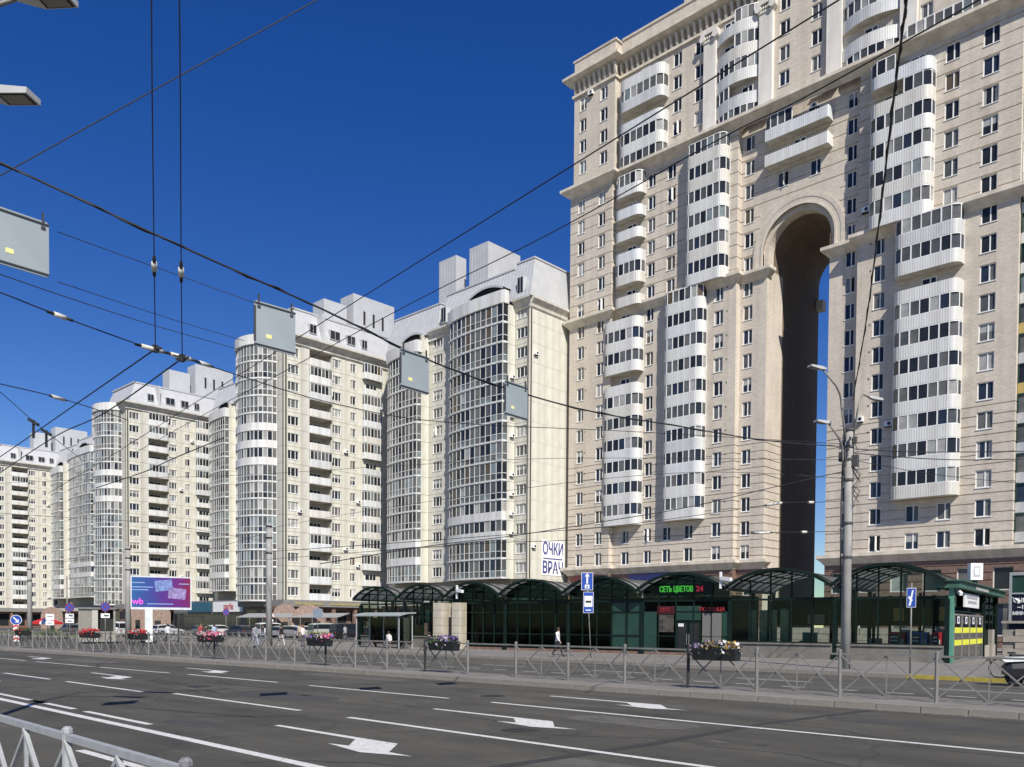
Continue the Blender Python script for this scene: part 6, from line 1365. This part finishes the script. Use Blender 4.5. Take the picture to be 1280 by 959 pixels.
# ------------------------------------------------------------------ cars
TYRE = M('tyre', (.015, .015, .016), .8); HUB = M('wheel_rim', (.35, .35, .36), .35, metal=.6); CGL = glass('car_glass', (.015, .018, .02), .05)
LAMPW = M('head_lamp', (.6, .62, .62), .2); LAMPR = M('tail_lamp', (.35, .02, .02), .3)
def car_meshes(van=False):
    st = ([(-2.1, .35, .62, .66, .72), (-2.02, .28, .82, .86, .84), (-1.75, .2, .93, 1.38, .88), (-1.3, .2, .95, 1.48, .89), (-.3, .2, .94, 1.52, .9), (.35, .2, .93, 1.46, .9), (1.0, .2, .92, .98, .89), (1.7, .22, .82, .84, .86), (2.08, .3, .68, .7, .78), (2.16, .4, .58, .6, .66)] if not van else
          [(-2.25, .35, .9, .95, .8), (-2.2, .25, 1.05, 1.75, .9), (-1.6, .22, 1.08, 1.85, .92), (.2, .22, 1.08, 1.86, .93), (.7, .22, 1.06, 1.75, .92), (1.35, .22, 1.0, 1.06, .9), (1.95, .25, .9, .92, .86), (2.25, .36, .7, .72, .76)])
    q = MB(); ring = []
    for x, zb, zw, zr, w in st:
        rw = w*.76 if zr > zw+.2 else w*.9
        ring.append([(x, -w*.94, zb), (x, -w, (zb+zw)/2), (x, -w*.985, zw), (x, -rw, zr-.03), (x, -rw*.6, zr), (x, rw*.6, zr), (x, rw, zr-.03), (x, w*.985, zw), (x, w, (zb+zw)/2), (x, w*.94, zb)])
    for a, b in zip(ring, ring[1:]):
        for j in range(10): q.poly([a[j], b[j], b[(j+1) % 10], a[(j+1) % 10]])
    q.poly(ring[0]); q.poly(ring[-1][::-1]); body = q.mesh('car_body', WHITE, True, fix=True)
    g = MB()
    for i, (a, b) in enumerate(zip(ring, ring[1:])):
        ha, hb = a[4][2]-a[2][2], b[4][2]-b[2][2]
        if max(ha, hb) < .25: continue
        for s, (j, k) in ((-1, (2, 3)), (1, (7, 6))):
            def mixp(p, r, f): return tuple(p[n]+(r[n]-p[n])*f+(s*.012 if n == 1 else 0) for n in range(3))
            lo, hi = .12, .86
            A, B, C_, D = mixp(a[j], a[k], lo), mixp(b[j], b[k], lo), mixp(b[j], b[k], hi), mixp(a[j], a[k], hi)
            g.poly([A, B, C_, D] if s < 0 else [D, C_, B, A])
        if (ha < .25) != (hb < .25):
            lo_, hi_ = (a, b) if ha < hb else (b, a); e = .015*(1 if ha > hb else -1)
            def mx(p, r, f, dx): return (p[0]+(r[0]-p[0])*f+dx, p[1]+(r[1]-p[1])*f, p[2]+(r[2]-p[2])*f+.015)
            g.poly([mx(lo_[3], hi_[3], .12, e), mx(lo_[6], hi_[6], .12, e), mx(lo_[6], hi_[6], .9, e), mx(lo_[3], hi_[3], .9, e)])
    glz = g.mesh('car_windows', CGL)
    w = MB(); w.prism([(.31*math.cos(t*math.pi/8), .31*math.sin(t*math.pi/8)) for t in range(16)], -.1, .1, 'y'); wm = w.mesh('wheel', TYRE)
    w = MB(); w.prism([(.19*math.cos(t*math.pi/5), .19*math.sin(t*math.pi/5)) for t in range(10)], -.108, .108, 'y'); rm = w.mesh('rim', HUB)
    h = MB(); x1 = st[-1][0]; h.box(x1-.16, x1-.02, -.1, .1, .6, .7); hm = h.mesh('headlight', LAMPW); h = MB(); h.box(st[0][0]-.005, st[0][0]+.06, -.1, .1, .66, .82); tm = h.mesh('tail_light', LAMPR)
    return body, glz, wm, rm, hm, tm
CM = {False: car_meshes(), True: car_meshes(True)}
def car(x, y, a, color, label, van=False, z=.16):
    b, g, wm, rm, hm, tm = CM[van]
    t = thing('parked_car', label, 'car', (x, y, z), math.radians(a), group='cars parked before the blocks')
    obj('body', b, t, mat=M('car_paint', color, .3, metal=.1, var=.03)); obj('windows', g, t)
    for wx in (-1.32, 1.36):
        for s in (-1, 1): w = obj('wheel', wm, t, (wx, s*.82, .31)); obj('rim', rm, w)
    for s in (-1, 1): obj('headlight', hm, t, (0, s*.58, .02)); obj('tail_light', tm, t, (0, s*.62, .02))
car(-108.5, 41.5, 200, (.72, .72, .71), 'white estate car parked left of the grey kiosk', True)
car(-113., 56.5, 85, (.16, .165, .17), 'dark grey car parked behind the screen pillar')
car(-106.5, 55., 100, (.66, .67, .66), 'silver white car parked just right of the screen pillar')
car(-103., 58., 95, (.035, .035, .04), 'black car parked right of the silver white one under the awning')
car(-99., 58.5, 88, (.7, .7, .7), 'white car parked beside the bare post, left of it', True)
car(-95., 59.2, 80, (.72, .72, .71), 'second white car directly right of the white one by the bare post')
car(-88.5, 57.5, 80, (.45, .45, .42), 'beige grey car parked before the granite arches')
car(-84.5, 57.2, 82, (.40, .42, .36), 'pale green grey car parked under the gold lettering', True)
car(-79.8, 57., 85, (.02, .02, .022), 'black car parked before the shop window lights', True)
car(-75., 56.8, 95, (.03, .03, .035), 'black saloon car parked nearest the pavilion')
car(-121., 47., 190, (.30, .05, .045), 'dark red car parked behind the kiosk signs')
car(-130., 44., 185, (.08, .085, .09), 'dark car farthest left among the parked ones')
car(-92., 56.3, 100, (.25, .26, .28), 'grey car standing nose to nose with the second white car')
car(-117., 52.5, 95, (.5, .51, .52), 'silver car parked between the pillar and the kiosk roof')
car(-135., 47., 170, (.62, .62, .61), 'white car farthest left behind the parasol')
car(-98., 53., 185, (.04, .045, .06), 'dark blue car passing in front of the white cars')
# red and white pavilion umbrella stand at the left
t = thing('sun_umbrella', 'low red and white parasol behind the keep right sign', 'parasol', (-103, 32.5, .145))
q = MB(); q.tube([(0, 0, 0), (0, 0, 2.2)], .03, 6); obj('pole', q.mesh('pole', GALV), t)
q = MB()
for k in range(8):
    a, b = k*math.pi/4, (k+1)*math.pi/4; q.poly([(1.7*math.cos(a), 1.7*math.sin(a), 1.75), (1.7*math.cos(b), 1.7*math.sin(b), 1.75), (0, 0, 2.35)], k % 2); q.poly([(1.7*math.cos(a), 1.7*math.sin(a), 1.5), (1.7*math.cos(b), 1.7*math.sin(b), 1.5), (1.7*math.cos(b), 1.7*math.sin(b), 1.75), (1.7*math.cos(a), 1.7*math.sin(a), 1.75)], k % 2)
obj('canopy', q.mesh('canopy', [SRED, SWHITE]), t)
# granite arches and drums before the canopies
for i, (x, y, w, h, lab) in enumerate(((-96, 62, 4.4, 4.3, 'large domed brown granite portal left of the white wedge post'), (-103.5, 63, 3.2, 4.5, 'narrow domed granite portal nearest the two white cars'), (-126, 55, 3.6, 4.6, 'domed granite portal left of the screen pillar'), (-132, 54.5, 3.0, 4.8, 'domed granite portal just right of the left bare post'), (-150, 48., 3.2, 4.2, 'domed granite portal near the left border'))):
    t = thing('granite_portal', lab, 'portal', (x, y, .145), FACE(x, y))
    q = MB(); pr = [(-w/2, 0)]+[(-w/2*math.cos(math.pi*k/12), h-w/2*.9+w/2*.9*math.sin(math.pi*k/12)) for k in range(13)]+[(w/2, 0)]
    q.prism(pr, 0, 1.6, 'y'); b = obj('wall', q.mesh('portal_wall', M('rosy_granite_%d' % i, (.27, .19, .15), .7, var=.3, scale=3.)), t)
    q = MB(); q.prism([(-w*.12, 0), (-w*.12, h*.45), (w*.12, h*.45), (w*.12, 0)], -.02, 0, 'y'); obj('doorway', q.mesh('doorway', DARK), b)
# shrubs
def shrub(x, y, w, h, label, seed, n=700):
    t = thing('shrub', label, 'shrub', (x, y, .145), group='shrubs by the car park'); rr = random.Random(seed); q = MB()
    for i in range(n):
        p = Vector((rr.gauss(0, .36)*w, rr.gauss(0, .3)*w*.6, abs(rr.gauss(.5, .22))*h)); s = rr.uniform(.05, .12)
        a = Vector((rr.gauss(0, 1), rr.gauss(0, 1), rr.gauss(0, 1))).normalized(); b = a.cross(Vector((rr.gauss(0, 1), rr.gauss(0, 1), rr.gauss(0, 1)))).normalized(); q.poly([p+a*s, p+b*s*.6, p-a*s, p-b*s*.6])
    obj('foliage', q.mesh('foliage', LEAF), t, kind='stuff'); q = MB()
    for i in range(5): q.tube([(0, 0, 0), (rr.uniform(-.3, .3)*w, rr.uniform(-.2, .2), h*.6)], .02, 4)
    obj('stems', q.mesh('stems', M('stem', (.06, .045, .03))), t)
shrub(-114, 44, 2.6, 1.9, 'dark green shrub between the parasol and the white estate car', 1); shrub(-101, 50, 2.2, 1.9, 'dark shrub behind the pink flower trough', 2); shrub(-92, 38, 1.6, .9, 'low shrub behind the red flower trough', 3); shrub(-117, 37, 3., .9, 'low weedy shrub at the far left pavement', 4)
# thin awnings over the car park stalls
for lab, x, y, L in (('long grey awning left of the bare post', -103.5, 59.5, 11.), ('grey awning right of the bare post', -93., 60.5, 9.)):
    t = thing('awning', lab, 'awning', (x, y, .145), math.radians(10)); q = MB(); q.prism([(0, 2.55), (2.2, 3.1), (2.2, 3.18), (0, 2.63)], -L/2, L/2, 'x'); obj('roof', q.mesh('awning_roof', M('awning_grey', (.30, .30, .29), .6)), t)
    for k in range(5): q = MB(); q.tube([(-L/2+.1+k*(L-.2)/4, .05, 0), (-L/2+.1+k*(L-.2)/4, .05, 2.56)], .05, 6); obj('post', q.mesh('post', GALV), t)
# flower stall by the black cars
t = thing('flower_stall', 'stall of yellow and pale cut flowers before the parked black car', 'flower stall', (-72.5, 47.5, .145), .4)
q = MB(); q.box(-2, 2, 0, .8, 0, .4); obj('bench', q.mesh('bench', M('stall_wood', (.12, .10, .08))), t); obj('flowers', flower_mesh(3.8, [(F_WHT, 1), (LEAF, 1), (M('stall_yellow', (.6, .5, .03), .6, var=.3), 1), (LEAF, .6), (F_YEL, 1)], 21, 420, .3), t, (0, .3, .75), kind='stuff')

# ------------------------------------------------------------------ people
SKIN = M('skin', (.48, .30, .22), .6); HAIRD = M('dark_hair', (.03, .022, .018), .7); HAIRL = M('brown_hair', (.16, .09, .05), .7); SHOE = M('shoe', (.03, .03, .03), .6)
def cloth(c): return M('cloth', c, .85, var=.15, scale=6., bump=.4)
def person(label, x, y, face, top, legs, pose='walk', hair=HAIRD, h=1.7, skirt=False, sleeves=True):
    """One continuous skinned body; face is the walking direction in degrees about z (0 = +X)."""
    k = h/1.72; sw = {'walk': .30, 'stand': .05, 'sit': 0}[pose]
    J = {}; E = []
    def j(n, p, r, par=None):
        J[n] = (len(J), Vector(p)*k, r*k)
        if par: E.append((J[par][0], J[n][0]))
    pz = .93 if pose != 'sit' else .5
    j('pelvis', (0, 0, pz), .14); j('belly', (.01, 0, pz+.2), .135, 'pelvis'); j('chest', (.02, 0, pz+.40), .15, 'belly'); j('neck', (.035, 0, pz+.56), .055, 'chest'); j('head', (.06, 0, pz+.66), .085, 'neck'); j('crown', (.06, 0, pz+.76), .07, 'head')
    for s, n in ((1, 'l'), (-1, 'r')):
        f = s*sw; j('hip'+n, (0, s*.09, pz-.04), .095, 'pelvis')
        if pose == 'sit': j('knee'+n, (.42, s*.11, pz-.02), .065, 'hip'+n); j('ank'+n, (.42, s*.11, .09), .045, 'knee'+n)
        else: j('knee'+n, (f*.45+.04, s*.09, .50), .065, 'hip'+n); j('ank'+n, (f*.95-.02*abs(f), s*.085, .09+(.08 if f < -.1 else 0)), .042, 'knee'+n)
        a = J['ank'+n][1]/k; j('toe'+n, (a.x+.17, a.y, max(.045, a.z-.05)), .038, 'ank'+n)
        j('sh'+n, (.02, s*.18, pz+.47), .062, 'chest'); j('elb'+n, (-f*.3-.02, s*.24, pz+.19), .045, 'sh'+n); j('wr'+n, (-f*.45+.12, s*.235, pz-.04), .032, 'elb'+n); j('hand'+n, (-f*.5+.15, s*.23, pz-.13), .036, 'wr'+n)
    me = bpy.data.meshes.new('person_body'); me.from_pydata([v[1] for v in J.values()], E, [])
    o = bpy.data.objects.new('person_body', me); COL.objects.link(o)
    md = o.modifiers.new('s', 'SKIN'); 
    for v, (i, p, r) in zip(me.skin_vertices[0].data, J.values()): v.radius = (r, r*(1.25 if False else 1)); v.use_root = (i == 0)
    o.modifiers.new('d', 'SUBSURF').levels = 2
    dg = bpy.context.evaluated_depsgraph_get(); m2 = bpy.data.meshes.new_from_object(o.evaluated_get(dg)); bpy.data.objects.remove(o)
    m2.name = 'person_body'; m2.materials.clear()
    for m in (SKIN, top, legs, SHOE): m2.materials.append(m)
    for p in m2.polygons:
        c = p.center/k; z = c.z; arm = abs(c.y) > .175 and z > pz-.2 and pose != 'sit' or (abs(c.y) > .2)
        p.material_index = 3 if z < .1 else (0 if z > pz+.54 else (0 if arm and z < pz+(.02 if sleeves else .25) else (1 if z > pz+.02 or arm else 2))); p.use_smooth = True
    t = thing('person', label, 'person', (x, y, .148), math.radians(face))
    obj('body', m2, t)
    q = MB(); hz = (pz+.70)*k
    q.lathe([(.03, .115), (.07, .10), (.098, .05), (.10, -.02), (.085, -.08), (.05, -.10)], (.035*k, 0, hz), 10); obj('hair', q.mesh('hair', hair, True), t)
    if skirt: q = MB(); q.lathe([(.15, pz+.08), (.2, pz-.15), (.25, pz-.42)], k=14); obj('skirt', q.mesh('skirt', legs, True), t)
    return t
person('person in a white shirt and black trousers walking past the dark shop glass', -31.2, 36.6, 20, cloth((.75, .74, .72)), cloth((.02, .02, .022)))
person('person in a white top standing by the purple and pink flower trough', -57.5, 36.6, 200, cloth((.75, .66, .63)), cloth((.08, .08, .1)), 'stand', HAIRL)
person('person in grey clothes walking before the black parked car', -68.3, 48.2, 190, cloth((.32, .33, .36)), cloth((.05, .05, .06)))
person('person in a grey blue top walking left of the bare post', -60.6, 34.2, 10, cloth((.28, .30, .34)), cloth((.33, .38, .5)))
person('person in black top and pale trousers between post and triangle sign', -58.4, 35.2, 15, cloth((.02, .02, .022)), cloth((.5, .48, .45)))
person('person in a white shirt and dark shorts walking past the silver car', -69.5, 31.2, 185, cloth((.7, .7, .7)), cloth((.03, .03, .035)))
person('person in dark clothes with a pale bag near the black frame', -64.8, 32.2, 20, cloth((.05, .045, .05)), cloth((.12, .08, .16)), skirt=True)
person('person in a pale shirt seated on the shelter bench', -50.6, 39.7, -80, cloth((.72, .72, .72)), cloth((.10, .10, .12)), 'sit')
person('person in black crouched on the pavement edge beside the shelter', -44.2, 38.2, 180, cloth((.03, .03, .035)), cloth((.04, .04, .05)), 'sit')
person('person in a dark jacket and blue jeans walking under the grey awning', -76.5, 44.0, 15, cloth((.05, .05, .06)), cloth((.10, .14, .24)))
person('person in a beige coat beside the flower stall', -73.8, 46.6, 170, cloth((.42, .36, .28)), cloth((.12, .10, .09)), 'stand', HAIRL)
person('person in a light blue shirt walking behind the pink trough', -66.5, 33.8, 190, cloth((.35, .45, .6)), cloth((.06, .06, .07)))
person('person in a red top walking near the screen pillar', -74.5, 36.5, 10, cloth((.4, .05, .06)), cloth((.05, .05, .06)), hair=HAIRL)
person('person in black walking past the cars left of the kiosk', -92., 38., 20, cloth((.03, .03, .03)), cloth((.03, .03, .04)))
# black frame stand near the road
t = thing('bike_stand', 'black square metal frame between the screen pillar and a walker', 'frame stand', (-72., 34.4, .145), FACE(-72, 34.4))
q = MB()
for x in (-1.05, 1.05): q.box(x-.06, x+.06, -.06, .06, 0, 2.3)
q.box(-1.11, 1.11, -.065, .065, 2.3, 2.42); q.box(-.99, .99, -.04, .04, .35, .42); obj('frame', q.mesh('frame', BLACK), t)

# ------------------------------------------------------------------ bicycle and scooter at the right border
def wheel_mesh(r, tyre, spokes=16):
    q = MB(); n = 28; q.tube([(r*math.cos(2*math.pi*k/n), 0, r*math.sin(2*math.pi*k/n)) for k in range(n+1)], tyre, 6, 0, cap=False)
    q.tube([((r-tyre*1.3)*math.cos(2*math.pi*k/n), 0, (r-tyre*1.3)*math.sin(2*math.pi*k/n)) for k in range(n+1)], tyre*.45, 5, 1, cap=False)
    for k in range(spokes): a = 2*math.pi*k/spokes; q.bar((.03*math.cos(a+.3), .02*(-1)**k, .03*math.sin(a+.3)), ((r-tyre)*math.cos(a), 0, (r-tyre)*math.sin(a)), .005, .005, 1)
    q.tube([(0, -.05, 0), (0, .05, 0)], .03, 8, 1); return q.mesh('wheel', [TYRE, HUB])
bk = thing('bicycle', 'black bicycle parked across the pavement, half hidden by the scooter', 'bicycle', (-7.75, 35.05, .148), math.radians(12))
HUB = M('bike_rim', (.07, .07, .07), .4, metal=.5); wmb = wheel_mesh(.37, .028)
for x in (-.55, .52): obj('wheel', wmb, bk, (x, 0, .38))
q = MB(); A, B, C_, D = (-.55, 0, .38), (-.12, 0, .32), (-.2, 0, .85), (.38, 0, .88)
for p, s in ((B, C_), (B, D), (C_, D), (A, B), (A, C_), (D, (.52, 0, .38)), (D, (.34, 0, 1.0))): q.tube([p, s], .018, 7)
obj('frame', q.mesh('frame', M('bike_frame', (.03, .03, .035), .4)), bk)
q = MB(); q.tube([(.34, -.28, 1.04), (.36, 0, 1.0), (.34, .28, 1.04)], .014, 6); obj('handlebar', q.mesh('handlebar', RUSTP), bk); q = MB(); q.box(-.34, -.08, -.06, .06, .92, .98); q.tube([(-.21, 0, .85), (-.21, 0, .93)], .013, 6); obj('saddle', q.mesh('saddle', BLACK), bk)
q = MB(); q.tube([(-.12, -.08, .32), (-.12, .08, .32)], .09, 12); q.bar((-.12, .09, .32), (-.02, .09, .18), .02, .02); q.bar((-.12, -.09, .32), (-.22, -.09, .46), .02, .02); obj('crank', q.mesh('crank', RUSTP), bk)
scoo = thing('scooter', 'black and white motor scooter standing at the kerb, cut by the right border', 'scooter', (-6.75, 33.25, .01), math.radians(28)); scoo.scale = (1.12, 1.12, 1.12)
q = MB(); st = [(-.95, .35, .62, .16), (-.75, .3, .78, .2), (-.4, .28, .82, .22), (-.1, .24, .72, .2), (.1, .22, .36, .2), (.42, .22, .36, .18), (.55, .25, .95, .2), (.72, .35, 1.02, .16)]
ringp = [[(x, -w, a), (x, -w*1.05, (a+b)/2), (x, -w*.7, b), (x, w*.7, b), (x, w*1.05, (a+b)/2), (x, w, a)] for x, a, b, w in st]
for a, b in zip(ringp, ringp[1:]):
    for k in range(6): q.poly([a[k], b[k], b[(k+1) % 6], a[(k+1) % 6]])
q.poly(ringp[0][::-1]); q.poly(ringp[-1]); obj('body', q.mesh('scooter_body', M('scooter_black', (.015, .015, .017), .35), fix=True), scoo)
q = MB(); q.prism([(-.95, .74), (-.3, .78), (-.1, .82), (-.2, .92), (-.8, .9), (-1.05, .82)], -.24, .24, 'y'); q.prism([(.5, .5), (.74, .55), (.72, 1.15), (.58, 1.18)], -.2, .2, 'y'); obj('fairing', q.mesh('fairing', M('scooter_white', (.75, .76, .77), .3)), scoo)
q = MB(); q.prism([(-.75, .87), (-.05, .76), (0, .84), (-.4, .97), (-.75, .98)], -.15, .15, 'y'); obj('saddle', q.mesh('saddle', BLACK), scoo)
ws = MB(); n = 20; ws.tube([(.22*math.cos(2*math.pi*k/n), 0, .22*math.sin(2*math.pi*k/n)) for k in range(n+1)], .06, 8, 0, cap=False); ws.tube([(0, -.05, 0), (0, .05, 0)], .17, 12, 1); wsm = ws.mesh('wheel', [TYRE, HUB])
for x in (-.62, .82): obj('wheel', wsm, scoo, (x, 0, .28))
q = MB(); q.tube([(.82, 0, .28), (.66, 0, 1.1)], .03, 8); q.tube([(.6, -.34, 1.16), (.68, 0, 1.12), (.6, .34, 1.16)], .018, 6); q.tube([(.64, .3, 1.16), (.6, .36, 1.42)], .01, 5); q.prism([(.35+.07*math.cos(k*.63), 1.44+.05*math.sin(k*.63)) for k in range(10)], .55, .57, 'x'); obj('handlebar', q.mesh('handlebar', RUSTP), scoo)
